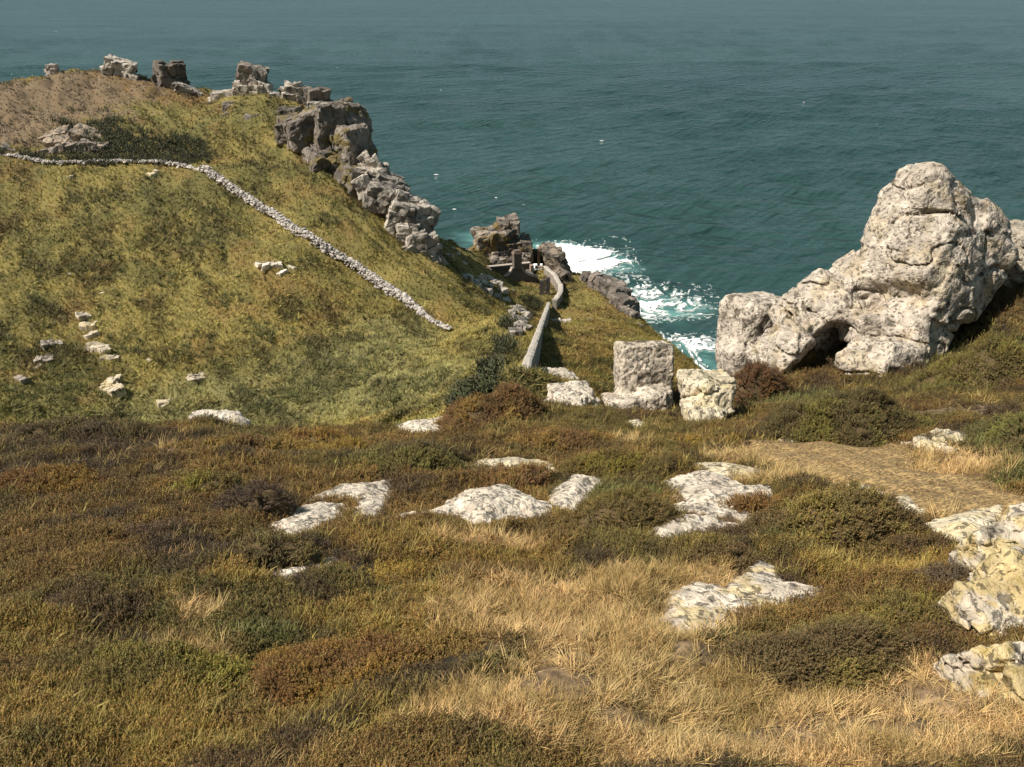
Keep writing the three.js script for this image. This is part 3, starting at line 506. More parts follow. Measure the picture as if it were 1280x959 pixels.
{
  const rows = [], cols = 560, pos = [], col = [], uv = [], idx = [];
  for (let d = 70; d < 14000; d *= d < 1000 ? 1.0075 : 1.03) rows.push(d);
  rows.forEach((d, j) => {
    for (let i = 0; i <= cols; i++) {
      const x = (i / cols - 0.5) * 2 * d * 1.05, z = -d, m = bubbles(x, z), a = f2(x * 0.004, z * 0.009, 4, 74);
      pos.push(x, SEA + wave(x, z, d), z); uv.push(x / 190, z / 190);
      col.push(...lerp3(lerp3([0.022, 0.054, 0.053], [0.03, 0.07, 0.067], smooth(-0.3, 0.3, a)), [0.13, 0.3, 0.285], m * 0.75));
      if (i && j) { const q = j * (cols + 1) + i; idx.push(q - cols - 2, q - cols - 1, q - 1, q - 1, q - cols - 1, q); }
    }
  });
  // wind ripples, as a relief that tiles every 190 m
  const S = 1024, h = new Float32Array(S * S), rr = rng(5), comps = [];
  for (let i = 0; i < 70; i++) { const k = Math.round(12 * Math.pow(11, rr())), dir = 1.5 + (rr() - 0.5) * 1.9, kx = Math.round(Math.cos(dir) * k), ky = Math.round(Math.sin(dir) * k); comps.push([kx, ky, rr() * 6.2832, 1 / Math.pow(Math.hypot(kx, ky), 1.05)]); }
  const cs = comps.map(([kx, ky, ph, a]) => ({ kx, ky, ph, a }));
  const lut = new Float32Array(S); for (let i = 0; i < S; i++) lut[i] = Math.sin(i / S * 6.283185);
  const gust = tileNoise(S, 6, 8, 4);
  for (const { kx, ky, ph, a } of cs) { const p0 = Math.round(ph / 6.2832 * S); for (let y = 0; y < S; y++) for (let x = 0; x < S; x++) { const s = lut[(((kx * x + ky * y + p0) % S) + S) % S]; h[y * S + x] += a * (s + 0.4 * s * Math.abs(s)); } }
  for (let i = 0; i < h.length; i++) h[i] *= 0.35 + 1.5 * gust[i];
  const normal = texture(S, (i) => { const x = i % S, y = Math.floor(i / S), dx = (h[y * S + (x + 1) % S] - h[y * S + (x + S - 1) % S]) * 66, dy = (h[((y + 1) % S) * S + x] - h[((y + S - 1) % S) * S + x]) * 66, l = Math.hypot(dx, dy, 16); return [127.5 - dx / l * 127.5, 127.5 - dy / l * 127.5, 127.5 + 16 / l * 127.5]; });
  const water = new THREE.MeshPhysicalMaterial({ vertexColors: true, roughness: 0.14, ior: 1.33, specularIntensity: 0.8, normalMap: normal, normalScale: new THREE.Vector2(1, 1) });
  structure('sea', geo(pos, idx, col, uv), water);
}
{
  // broken water: lumps of froth cut out by their own outline
  const froth = new THREE.MeshStandardMaterial({ color: new THREE.Color(0.86, 0.88, 0.86), roughness: 0.9 });
  const thin = new THREE.MeshStandardMaterial({ color: new THREE.Color(0.8, 0.86, 0.83), roughness: 0.9, transparent: true, opacity: 0.38 });
  for (const [loose, lift, paint] of [[0, 0.1, froth], [0.1, 0.02, thin]]) BREAKERS.forEach(({ p, k }, n) => {
    const x0 = Math.min(...p.map((q) => q[0])) - 6, x1 = Math.max(...p.map((q) => q[0])) + 6, z0 = Math.min(...p.map((q) => q[1])) - 6, z1 = Math.max(...p.map((q) => q[1])) + 6, c = 0.28, pos = [], idx = [], id = new Map();
    const nx = Math.ceil((x1 - x0) / c), nz = Math.ceil((z1 - z0) / c);
    const on = (x, z) => { const d = edgeDistance(p, x, z), lace = Math.abs(f2(x * 0.22 + 5 * f2(x * 0.1, z * 0.1, 2, 80), z * 0.13, 3, 81)), fine = f2(x * 1.1, z * 0.8, 4, 82), core = k >= 1 ? smooth(-1, 8, d) : k * smooth(0, 6, d); return core * 0.5 + 0.24 * fine - lace * 1.0 + 0.14 * smooth(-8, 3, d) - 0.09; };
    for (let j = 0; j < nz; j++) for (let i = 0; i < nx; i++) {
      const x = x0 + i * c, z = z0 + j * c; if (on(x, z) < -loose) continue;
      const v = [[0, 0], [0, 1], [1, 1], [1, 0]].map(([a, b]) => { const key = (j + b) * (nx + 1) + i + a; if (!id.has(key)) { const xx = x + a * c, zz = z + b * c; id.set(key, pos.length / 3); pos.push(xx, SEA + wave(xx, zz, -zz) + lift + (loose ? 0.1 : 0.5) * (0.5 + 0.5 * f2(xx * 0.8, zz * 0.5, 3, 83)), zz); } return id.get(key); });
      idx.push(v[0], v[1], v[2], v[0], v[2], v[3]);
    }
    const m = structure('sea_foam', geo(pos, idx), paint); m.userData = { kind: 'stuff', label: (loose ? 'thin wash around the ' : '') + ['thick white breaking foam beyond the ruined battery', 'thin lacy foam on pale water under the dark cliff', 'streaky foam below the end of the grass slope'][n], category: 'foam' };
  });
  // a few single whitecaps
  [[53.63, -505.54, 1.3], [-780.19, -1528.02, 1.6], [-37.89, -413.54, 1.2], [-24.35, -343.92, 0.8], [-7.18, -367.58, 0.7], [226.84, -669.39, 1]].forEach(([x, z, r], n) => {
    const pos = [0, 0.25, 0], idx = [], N = 14; for (let i = 0; i < N; i++) { const a = i / N * 6.2832, q = r * (0.6 + 0.7 * h3(i, n, 4)); pos.push(Math.cos(a) * q, 0.02, Math.sin(a) * q * 0.5); idx.push(0, 1 + (i + 1) % N, 1 + i); }
    const m = single('whitecap', 'tiny white crest breaking on the open sea', 'wave crest', geo(pos, idx), froth, [x, SEA + wave(x, z, -z) + 0.1, z], 'scattered whitecaps');
  });
}

// ---------------------------------------------------------------- the great outcrop and the stones about it
const BUFF = { ...WHITE, pale: [0.7, 0.625, 0.55], mid: [0.53, 0.465, 0.405], dark: [0.2, 0.17, 0.135] };
rock('great_boulder', 'towering pale granite rock with a knobbed peak above the heath', 'rock', [
  B([5.85, -1.11, -11.8], 0.22, 0.34, 0.36, 0, 0.3, 0.12, 0.8),
  B([6.19, -1.3, -11.9], 0.22, 0.3, 0.34, 0, 0.3, -0.5, 0.7),
  B([5.29, -3.41, -12.3], 0.5, 0.6, 0.35, 0, 0.3, 0, 0.3),
  B([5.8, -2.91, -11.9], 0.4, 0.5, 0.4, 0, 0.2, 0, 0.3),
  B([5.84, -1.62, -11.7], 0.47, 0.56, 0.5, -0.25, 0.2, -0.2, 0.45),
  B([6.69, -1.7, -11.9], 0.34, 0.36, 0.45, -0.1, 0.1, -0.75, 0.5),
  B([6.18, -2.23, -11.6], 0.8, 0.6, 0.62, -0.45, 0.25, -0.62, 0.35),
  B([6.8, -2.08, -11.9], 0.48, 0.46, 0.55, -0.1, -0.2, -0.75, 0.4),
  B([5.99, -2.73, -11.1], 0.4, 0.95, 0.4, -0.45, 0.2, -0.6, 0.35),
  B([5.31, -3.24, -10.5], 0.33, 0.28, 0.33, -0.4, 0.2, -0.4, 0.35),
  B([5.26, -3.05, -11.2], 0.3, 0.24, 0.34, -0.25, 0.2, -0.1, 0.3),
  B([4.83, -3.29, -10.6], 0.14, 0.08, 0.18, 0, 0.2, 0.1, 0.5),
  B([5.26, -2.58, -12], 0.5, 0.28, 0.4, 0, 0.2, 0.6, 0.45),
  B([4.49, -2.9, -11.6], 0.18, 0.52, 0.4, 0, 0.75, -0.8, 0.5),
  B([3.99, -3.35, -11.2], 0.15, 0.44, 0.34, 0, 0.7, -0.6, 0.5),
], { cell: 0.026, amp: 0.07, freq: 1.7, crack: 0.075, pit: 0.24, joint: 1.2, blend: 0.28, look: { ...BUFF, lichen: [0.6, 0.48, 0.27], lichenAmount: 0.35, grain: 3.4, spot: 0.2 } });
rock('boulder', 'rounded cube of pale granite at the foot of the towering rock', 'rock', [
  B([4.06, -3.66, -12.6], 0.52, 0.58, 0.5, -0.15, 0.25, -0.08, 0.4), B([3.69, -4.03, -12.2], 0.26, 0.32, 0.35, -0.1, 0.3, 0.1, 0.4),
], { cell: 0.032, amp: 0.06, freq: 2.2, crack: 0.03, pit: 0.25, look: { ...BUFF, grain: 3, seed: 21, spot: 0.2 } });
rock('boulder', 'jagged grey boulder leaning behind the right flank of the towering rock', 'rock', [
  B([8.01, -2.18, -12.6], 0.26, 0.24, 0.35, 0.2, 0.4, 0.4, 0.25), B([7.86, -2.53, -12.3], 0.18, 0.34, 0.25, 0, 0.2, 0.2, 0.3), B([8.23, -2.4, -12.3], 0.4, 0.6, 0.4, 0, 0.2, 0.2, 0.3),
], { cell: 0.035, amp: 0.08, freq: 2.6, crack: 0.06, look: { ...WHITE, pale: [0.5, 0.45, 0.38], mid: [0.36, 0.32, 0.27], seed: 22, spot: 0.12 } });
rock('squared_block', 'upright squared block of rough pale granite standing on a low plinth', 'rock', [
  B([1.75, -3.14, -9.9], 0.36, 0.42, 0.24, -0.28, 0.1, -0.03, 0.16), B([1.59, -3.36, -9.5], 0.38, 0.12, 0.28, -0.25, 0.1, 0.1, 0.4), B([1.88, -3.38, -9.6], 0.2, 0.18, 0.2, -0.2, 0.2, 0, 0.4),
], { cell: 0.02, amp: 0.032, freq: 3.4, crack: 0.025, pit: 0.32, blend: 0.08, look: { ...WHITE, seed: 23, spot: 0.2 } });
rock('boulder', 'layered pale boulder just left of the squared block', 'rock', [
  B([0.77, -3.26, -9.45], 0.27, 0.11, 0.28, -0.1, 0.2, -0.1, 0.35), B([0.67, -3.33, -9.2], 0.24, 0.12, 0.28, -0.1, 0.1, 0.15, 0.35), B([0.97, -3.41, -9.5], 0.13, 0.16, 0.18, 0, 0.4, 0, 0.3),
], { cell: 0.02, amp: 0.05, freq: 3.2, crack: 0.04, bed: 5, look: { ...WHITE, seed: 24, spot: 0.3 } });
rock('boulder', 'rugged cream boulder between the squared block and the dark brown bush', 'rock', [
  B([2.34, -2.76, -8.8], 0.28, 0.14, 0.26, -0.2, 0.1, 0.05, 0.25), B([2.28, -2.76, -8.3], 0.2, 0.24, 0.24, -0.45, 0.1, -0.12, 0.25), B([2.11, -2.78, -8.5], 0.13, 0.26, 0.22, -0.2, 0, 0.12, 0.25), B([2.11, -2.74, -7.85], 0.2, 0.16, 0.2, -0.5, 0.1, 0, 0.3),
], { cell: 0.018, amp: 0.04, freq: 2.6, crack: 0.05, joint: 1.2, look: { ...CREAM, seed: 25 } });
rock('wedge_rock', 'cream wedge of rock with a dark lichened ridge beside the sandy path', 'rock', [
  B([3.67, -1.98, -5.85], 0.26, 0.1, 0.2, -0.35, 0.1, -0.35, 0.25), B([3.65, -2.03, -6.1], 0.2, 0.12, 0.16, -0.3, 0.3, 0.3, 0.3), B([3.64, -1.95, -5.6], 0.16, 0.09, 0.16, -0.3, -0.2, -0.5, 0.3), B([3.95, -1.96, -5.95], 0.16, 0.07, 0.16, -0.2, 0, -0.1, 0.3),
], { cell: 0.015, amp: 0.035, freq: 5, crack: 0.03, look: { ...CREAM, seed: 26, grain: 3, spot: 0.2, dark: [0.14, 0.125, 0.11] } });
{
  const put = ([x, z], up, hx, hy, hz, rx, ry, rz, rd) => B([x, base(x, z) + up, z], hx, hy, hz, rx, ry, rz, rd);
  rock('lichen_rock', 'tall leaning slab crusted with yellow lichen beside the dry grass', 'rock', [
    put([2.27, -2.85], 0.02, 0.16, 0.16, 0.3, 0.42, 0.1, 0.1, 0.3), put([1.96, -2.5], 0.0, 0.12, 0.13, 0.24, 0.42, 0.15, 0.05, 0.3), put([1.71, -2.2], -0.02, 0.09, 0.09, 0.14, 0.42, 0.2, 0.1, 0.35),
    put([2.15, -2.5], 0.0, 0.14, 0.15, 0.34, 0.42, 0.1, -0.1, 0.3), put([1.79, -2.1], -0.02, 0.1, 0.07, 0.2, 0.42, 0.1, 0, 0.35), put([1.88, -2.05], -0.02, 0.14, 0.09, 0.24, 0.42, 0.1, 0, 0.35), put([2.5, -2.95], 0.05, 0.2, 0.2, 0.3, 0.42, 0.1, 0, 0.3),
  ], { cell: 0.0115, amp: 0.02, freq: 6, crack: 0.03, pit: 0.42, blend: 0.05, joint: 1.2, look: { ...YELLOW, pale: [0.72, 0.64, 0.53], mid: [0.57, 0.49, 0.39], grain: 8, lichenAmount: 0.62, seed: 27 } });
}
rock('brink_stone', 'long pale stone lying on the brink among green leaves', 'rock', [B([-3.35, -2.87, -8.1], 0.28, 0.09, 0.16, -0.1, 0.1, -0.12, 0.5), B([-3.11, -2.9, -8], 0.16, 0.07, 0.14, 0, 0, -0.2, 0.5)], { cell: 0.02, amp: 0.03, freq: 4, look: { ...WHITE, seed: 28 } }, 'stones on the brink');
rock('brink_stone', 'round grey stone in front of the long pale brink stone', 'rock', [B([-3.26, -2.83, -7.85], 0.12, 0.09, 0.12, 0, 0.3, 0, 0.8)], { cell: 0.016, amp: 0.02, freq: 5, look: { ...GREY, grain: 3, seed: 29 } }, 'stones on the brink');
rock('brink_stone', 'little white stone beside the round grey brink stone', 'rock', [B([-3.54, -2.8, -7.8], 0.07, 0.06, 0.08, 0, 0.3, 0.2, 0.7)], { cell: 0.014, amp: 0.02, freq: 6, look: { ...WHITE, seed: 30 } }, 'stones on the brink');
rock('brink_stone', 'tiny pale stone tucked in leaves left of the brink stones', 'rock', [B([-3.74, -2.82, -7.9], 0.05, 0.05, 0.06, 0, 0.3, 0.2, 0.7)], { cell: 0.012, amp: 0.015, freq: 7, look: { ...WHITE, seed: 31 } }, 'stones on the brink');

// ---------------------------------------------------------------- boulders along the far skyline and the crags down to the ruin
const far = (look, cell = 0.22, amp = 0.3, freq = 0.55, more = {}) => ({ cell, amp, freq, far: true, blend: 0.4, crack: 0.25, look, ...more });
const SKY = 'boulders on the hill crest';
rock('crest_boulder', 'small hatted stack of stone at the bald end of the crest', 'rock', [B([-66.61, -10.6, -127], 0.7, 0.45, 0.7, 0, 0.3, 0.1, 0.4), B([-66.65, -11.69, -127], 0.75, 1.0, 0.8, 0, 0, 0, 0.3), B([-65.48, -12.13, -127], 0.9, 0.5, 0.8, 0, 0, 0, 0.3)], far({ ...PALEGREY, seed: 40 }, 0.16, 0.2, 0.9), SKY);
rock('crest_boulder', 'broad mottled boulder lying on the rounded crest', 'rock', [B([-56.36, -10.72, -126], 1.9, 1.25, 1.6, 0, 0.2, -0.35, 0.3), B([-57.77, -10.83, -126], 0.9, 0.8, 1, 0, 0.2, 0.3, 0.3), B([-54.31, -11.7, -125], 0.9, 0.45, 0.9, 0, 0, -0.3, 0.3)], far({ ...PALEGREY, seed: 41 }, 0.18, 0.3, 0.7), SKY);
rock('crest_boulder', 'dark upright squarish boulder standing on the crest', 'rock', [B([-48.36, -11.27, -124], 1.9, 1.55, 1.4, 0, 0.55, -0.06, 0.15), B([-49.92, -11.91, -123], 0.7, 0.8, 0.9, 0, 0.4, 0.5, 0.25)], far({ ...DARK, seed: 42 }, 0.18, 0.2, 0.7), SKY);
rock('crest_boulder', 'low grey slab sloping off the crest beside the dark boulder', 'rock', [B([-44.92, -13.17, -121], 1.9, 0.5, 1, 0, 0.3, -0.45, 0.25), B([-46.32, -12.76, -122], 1.2, 0.4, 1, 0, 0, -0.4, 0.25)], far({ ...GREY, seed: 43 }), SKY);
rock('perched_boulder', 'tilted dark boulder perched on a cushion of paler stones', 'rock', [B([-34.68, -10.39, -117], 1.75, 0.95, 1.3, 0, 0.15, -0.3, 0.2), B([-35.5, -10.14, -117], 0.9, 0.85, 1.1, 0, 0, -0.15, 0.2)], far({ ...GREY, pale: [0.24, 0.19, 0.16], seed: 44 }, 0.15, 0.16, 0.9));
rock('crest_boulder', 'rounded pale boulders joined under the perched dark boulder', 'rock', [B([-36.11, -12.06, -117], 1.3, 0.8, 1.2, 0, 0, 0.1, 0.6), B([-33.8, -12.01, -116.5], 1.3, 0.85, 1.2, 0, 0, -0.35, 0.5), B([-34.66, -12.25, -116], 1.6, 0.6, 1.2, 0, 0, 0, 0.5)], far({ ...PALEGREY, seed: 45 }, 0.15, 0.2, 0.9), SKY);
rock('crest_boulder', 'long low pale ledge left of the perched boulder', 'rock', [B([-38.53, -13.09, -117], 1.9, 0.6, 1.2, 0, 0.1, 0.12, 0.3), B([-39.8, -13.61, -117], 1.1, 0.5, 1, 0, 0, 0.2, 0.3)], far({ ...PALEGREY, seed: 46 }, 0.17, 0.22, 0.8), SKY);
rock('crest_boulder', 'square grey block below the perched boulder and right of it', 'rock', [B([-30.61, -13.28, -113], 1.15, 0.85, 1.1, 0, 0.3, -0.1, 0.2)], far({ ...GREY, seed: 47 }, 0.15, 0.18, 0.8), SKY);
rock('crest_boulder', 'cracked pale boulder with a pointed top on the crag rim', 'rock', [B([-27.75, -12.36, -112], 1.6, 1.1, 1.3, 0, 0.2, -0.25, 0.2), B([-27.76, -11.58, -112], 0.7, 0.6, 0.8, 0, 0, 0.3, 0.25), B([-28.88, -12.26, -112], 0.8, 0.9, 1, 0, 0, 0.35, 0.2)], far({ ...PALEGREY, seed: 48, spot: 0.12 }, 0.15, 0.25, 0.9), SKY);
rock('crest_boulder', 'dark rounded boulder tucked right of the cracked pale boulder', 'rock', [B([-24.87, -12.53, -111], 1.4, 0.95, 1.2, 0, 0.4, -0.1, 0.3)], far({ ...DARK, seed: 49 }, 0.15, 0.18, 0.8), SKY);
rock('crest_boulder', 'flat layered stone under the dark rounded boulder', 'rock', [B([-24.05, -13.6, -109.5], 1.9, 0.6, 1.2, 0, 0.2, -0.1, 0.25)], far({ ...GREY, seed: 50 }, 0.15, 0.2, 0.8, { bed: 1.5 }), SKY);
rock('crag_ledge', 'dark hollow ledge in the turf below the perched boulder', 'rock', [B([-35.93, -14.45, -112], 1.7, 1.0, 1.2, 0, 0.2, -0.1, 0.2), B([-34.33, -13.92, -112.5], 1.4, 0.5, 1, 0, 0.2, 0.1, 0.2), B([-36.59, -15.25, -110], 0.6, 0.9, 0.7, 0, 0.2, 0.4, 0.2)], far({ ...DARK, seed: 51 }, 0.18, 0.3, 0.7));
rock('crag_ledge', 'long dark ledge under turf just above the great buttress', 'rock', [B([-30.47, -14.82, -108.5], 3.0, 0.95, 1.4, 0, 0.15, 0.16, 0.2), B([-28.03, -14.07, -108], 1.5, 0.5, 1.4, 0, 0.1, 0.2, 0.2)], far({ ...DARK, pale: [0.22, 0.19, 0.16], seed: 52 }, 0.18, 0.28, 0.7));
rock('cliff_buttress', 'great dark buttress of jointed granite dropping from the crest to the hillside', 'crag', [
  B([-21.14, -16.26, -101.5], 3.2, 3.6, 3.2, 0, 0.7, 0.2, 0.1), B([-24.32, -16.54, -100.5], 2.4, 3.2, 2.8, 0.05, 0.55, 0.16, 0.1), B([-19.14, -18.02, -98.5], 1.7, 3.4, 2.2, 0, 0.85, 0.12, 0.12), B([-26.88, -15.98, -101.5], 1.3, 2.0, 2, 0, 0.2, 0, 0.12), B([-20.75, -14.17, -103], 3.0, 1.1, 2.6, 0, 0.3, -0.06, 0.12), B([-22.97, -14.5, -101], 2.4, 0.7, 2.4, 0, 0, 0.1, 0.15), B([-21.84, -18.99, -96.5], 2.2, 1.8, 1.8, 0, 0.7, -0.3, 0.15), B([-17.71, -20.15, -93.5], 1.9, 1.8, 1.8, 0, 0.7, -0.4, 0.15),
], far({ ...GREY, pale: [0.33, 0.28, 0.24], seed: 53 }, 0.24, 0.42, 0.4, { tall: 1.6, size: 2.4, grit: 0.36, warp: 0.5, look: { ...GREY, pale: [0.24, 0.2, 0.168], mid: [0.15, 0.127, 0.107], dark: [0.09, 0.076, 0.064], seed: 53, moss: [0.15, 0.115, 0.045] } }));
const TUMBLE = 'crag blocks stepping down below the buttress';
rock('crag_block', 'pale leaning slabs at the foot of the buttress on its seaward side', 'rock', [B([-16.23, -17.95, -95], 0.55, 1.5, 0.9, 0, 0.2, 0.5, 0.15), B([-15.08, -18.12, -94.5], 0.5, 1.4, 0.9, 0, 0.2, 0.55, 0.15), B([-15.62, -19.09, -94], 1.6, 1.2, 1.2, 0, 0, 0, 0.2)], far({ ...PALEGREY, seed: 54 }, 0.16, 0.22, 0.8), TUMBLE);
rock('crag_block', 'small pale leaning stone half sunk in turf under the buttress', 'rock', [B([-16.61, -19.62, -92], 1.0, 1.1, 0.8, 0, 0.3, 0.4, 0.25)], far({ ...PALEGREY, seed: 55 }, 0.15, 0.22, 0.9), TUMBLE);
rock('crag_block', 'stepped grey stones between the leaning slabs and the big shoulder', 'rock', [B([-13.87, -19.4, -93], 1.5, 0.8, 1.2, 0, 0.2, -0.4, 0.2), B([-13.32, -20.19, -92.5], 1.6, 0.9, 1.2, 0, 0.1, -0.3, 0.2), B([-14.23, -20.72, -91], 2.0, 1.3, 1.2, 0, 0.1, -0.3, 0.25)], far({ ...GREY, seed: 56, pale: [0.42, 0.37, 0.32] }, 0.17, 0.25, 0.8), TUMBLE);
rock('crag_block', 'big overhanging shoulder of grey rock midway down the crag', 'rock', [B([-11.42, -21.44, -91], 1.9, 1.0, 1.4, 0, 0.3, -0.5, 0.12), B([-10.02, -22.26, -90], 1.3, 1.1, 1.3, 0, 0.4, -0.3, 0.15), B([-10.15, -23.34, -89], 1.2, 1.2, 1.2, 0, 0.3, 0, 0.15), B([-11.86, -22.35, -89], 1.5, 1.6, 1.2, 0, 0, -0.3, 0.2)], far({ ...GREY, seed: 57 }, 0.17, 0.24, 0.8), TUMBLE);
rock('crag_block', 'rubbly pale rock face among bushes midway down the crag', 'rock', [B([-12.07, -22.13, -87.2], 1.3, 1.7, 0.8, 0, 0.1, -0.35, 0.2), B([-11.16, -23.34, -86.2], 1.1, 1.0, 0.8, 0, 0, 0, 0.2)], far({ ...PALEGREY, seed: 58, spot: 0.1 }, 0.15, 0.35, 1), TUMBLE);
rock('crag_block', 'square dark block at the foot of the crag', 'rock', [B([-10.29, -24.54, -85.5], 1.0, 1.35, 1.1, 0, 0.2, 0.08, 0.12), B([-10.96, -25.27, -85], 0.9, 1, 0.9, 0, 0, 0.2, 0.2)], far({ ...GREY, seed: 59 }, 0.15, 0.16, 0.8), TUMBLE);
rock('crag_block', 'leaning dark slab closing the foot of the crag', 'rock', [B([-8.65, -25.23, -86], 0.95, 1.7, 1.1, 0, 0.4, 0.28, 0.12)], far({ ...GREY, seed: 60 }, 0.15, 0.16, 0.8), TUMBLE);
rock('pinnacle', 'ragged dark pinnacle of rock rising behind the ruined gable', 'crag', [
  B([-2.65, -35.61, -120], 2.6, 3.0, 2.5, 0, 0.2, 0.1, 0.2), B([-0.72, -33.92, -121], 1.5, 2.6, 1.8, 0, 0.1, -0.08, 0.2), B([-2.42, -34.42, -121], 1.7, 1.8, 1.8, 0, 0.2, 0.65, 0.2), B([-4.57, -36.54, -119], 1.8, 1.6, 1.8, 0, 0.3, 0.3, 0.2), B([0.61, -36.86, -120], 2.2, 2.8, 2, 0, 0, 0, 0.2), B([2.21, -36.61, -122], 0.7, 2.6, 1, 0, 0, 0.1, 0.2), B([-1.2, -37.83, -118], 3.5, 2, 2, 0, 0, 0, 0.3),
], far({ ...GREY, seed: 61 }, 0.24, 0.6, 0.5, { crack: 0.6, look: { ...DARK, pale: [0.3, 0.25, 0.2], seed: 61, moss: [0.16, 0.11, 0.035], mossBias: 0.1 } }));
rock('battery_crag', 'dark rock wall rising right of the walled battery yard', 'crag', [
  B([6.71, -37.17, -116], 0.7, 2.6, 2.6, 0, 0.45, 0.3, 0.15), B([5.77, -36.54, -119], 1.0, 1.8, 1.6, 0, 0.3, 0.15, 0.15), B([7.21, -37.62, -112], 0.7, 1.4, 2, 0, 0.4, 0.35, 0.2), B([5.36, -36.42, -121], 0.7, 1.3, 1, 0, 0, 0, 0.15), B([7.14, -37.5, -122], 0.5, 1.6, 0.8, 0, 0, 0.05, 0.1),
], far({ ...DARK, seed: 62, pale: [0.24, 0.19, 0.14] }, 0.2, 0.26, 0.6));
rock('sea_cliff', 'sheer dark cliff rim along the seaward edge of the grass slope', 'crag', [
  B([11.13, -37.39, -111], 0.9, 0.8, 1.4, 0, 0.5, -0.35, 0.2), B([12.65, -37.5, -108], 1.5, 1.5, 1.8, 0, 0.5, -0.3, 0.2), B([13.76, -37.41, -104], 1.4, 1.9, 1.8, 0, 0.5, -0.1, 0.2), B([14.25, -37.57, -100], 0.9, 1.9, 1.6, 0, 0.5, 0, 0.2), B([14.68, -37.51, -96], 0.6, 1.5, 1.5, 0, 0.5, 0.1, 0.2), B([14.82, -37.13, -92], 0.5, 1.0, 1.3, 0, 0.5, 0.2, 0.2), B([14.7, -40.77, -104], 1.4, 3.5, 3, 0, 0.5, 0.1, 0.2),
], far({ ...DARK, seed: 63, pale: [0.24, 0.2, 0.17] }));
rock('slope_boulder', 'pale topped angular boulder on the grass beside the long wall', 'rock', [B([5.7, -34.21, -86], 1.15, 0.7, 0.9, 0, 0.45, -0.2, 0.2), B([5.06, -34.01, -86], 0.6, 0.5, 0.7, 0, 0, 0.3, 0.3)], far({ ...PALEGREY, seed: 64 }, 0.11, 0.12, 1.2), 'boulders on the seaward grass');
rock('slope_boulder', 'dark flat boulder farther out on the seaward grass slope', 'rock', [B([8.54, -32.92, -79], 0.9, 0.45, 0.7, 0, 0.45, -0.5, 0.25)], far({ ...GREY, seed: 65 }, 0.1, 0.1, 1.3), 'boulders on the seaward grass');
rock('slope_boulder', 'small dark stone above the flat boulder on the seaward grass', 'rock', [B([9.34, -35.36, -90], 0.45, 0.3, 0.4, 0, 0, -0.4, 0.3)], far({ ...DARK, seed: 66 }, 0.09, 0.08, 1.5), 'boulders on the seaward grass');
{
  const [x, z] = [2.22, -41], y = base(x, z);
  rock('slope_boulder', 'low cracked slab at the near end of the long wall', 'rock', [B([x - 0.1, y + 0.1, z], 1.1, 0.32, 0.8, -0.2, 0.2, -0.12, 0.4), B([x + 0.8, y - 0.1, z + 0.2], 0.55, 0.35, 0.6, -0.1, 0.3, -0.1, 0.3), B([x - 0.9, y, z + 0.1], 0.6, 0.3, 0.6, 0, 0.2, 0.1, 0.4)], { cell: 0.05, amp: 0.07, freq: 1.4, crack: 0.08, look: { ...WHITE, grain: 1, seed: 67 } }, 'boulders on the seaward grass');
}

// stones strewn over the far hillside, each sitting on the turf: [x, z, size, long]
const strewn = (list, name, label, group, look, flat = 0.5) => list.forEach(([x, z, s0, long = 1], n) => {
  const s = s0 * 0.68;
  const y = H(x, z);
  rock(name, typeof label === 'string' ? label : label[n], 'stone', [B([x, y + s * 0.05, z], s * long, s * flat, s * 0.8, 0, h3(n, 3, 7) * 3, (h3(n, 5, 2) - 0.5) * 0.6, 0.35)], far({ ...look, grain: 1, seed: 70 + n }, Math.max(0.07, s * 0.16), s * 0.18, 0.7 / s, { crack: s * 0.12 }), group);
});
strewn([[-38.63, -69, 0.8], [-37.68, -67.75, 1], [-36.87, -66.5, 0.9], [-35.83, -65, 1.1], [-35, -64.25, 0.8], [-34.05, -63.25, 0.7, 1.5], [-32.4, -59.75, 1], [-31.82, -58.5, 1.1, 1.3]], 'ruin_stone', 'pale tumbled stone in the broken line of wall on the grassy hillside', 'tumbled stones of a broken wall', { ...CREAM, pale: [0.62, 0.53, 0.4], mid: [0.5, 0.41, 0.3] });
strewn([[-39.71, -65, 0.8, 1.4], [-39.6, -63.25, 0.9, 1.2], [-39.61, -62, 0.7], [-39.41, -59.25, 0.6]], 'ruin_stone', 'flat pink-grey stone in the short stone row left of the broken wall', 'stones of the short row', { ...PALEGREY, pale: [0.5, 0.41, 0.34] });
strewn([[-25.78, -61, 0.8, 2], [-27.08, -57.5, 0.6, 2], [-26.76, -56.25, 0.4], [-30.91, -63.75, 0.35], [-42.6, -75.75, 0.3], [-38.36, -72.75, 0.3], [-49.99, -93.75, 0.8], [-40.94, -94.25, 0.7], [-40.73, -95, 0.5]], 'hill_stone', ['long reddish flat stone in rough grass below the broken wall', 'narrow white stone just above the heath brink', 'small white pebble-like stone under the narrow white stone', 'small white stone alone in grass right of the broken wall', 'tiny pale stone in the open upper grass', 'tiny pale stone above the broken wall', 'pale rubble stone under the rocky gully bank', 'larger white stone in turf below the gully end', 'smaller white stone beside the larger one below the gully end'], 'loose stones on the hillside', { ...CREAM, pale: [0.62, 0.53, 0.4], mid: [0.5, 0.41, 0.3] });
strewn([[-24.09, -76, 0.5, 1.6], [-22.86, -75.25, 0.7, 2], [-21.79, -74.5, 0.5, 1.4], [-21.18, -75.75, 0.3, 2]], 'hill_stone', 'narrow pale stone lying in the short line below the dry stone wall', 'short line of stones below the wall', { ...WHITE });
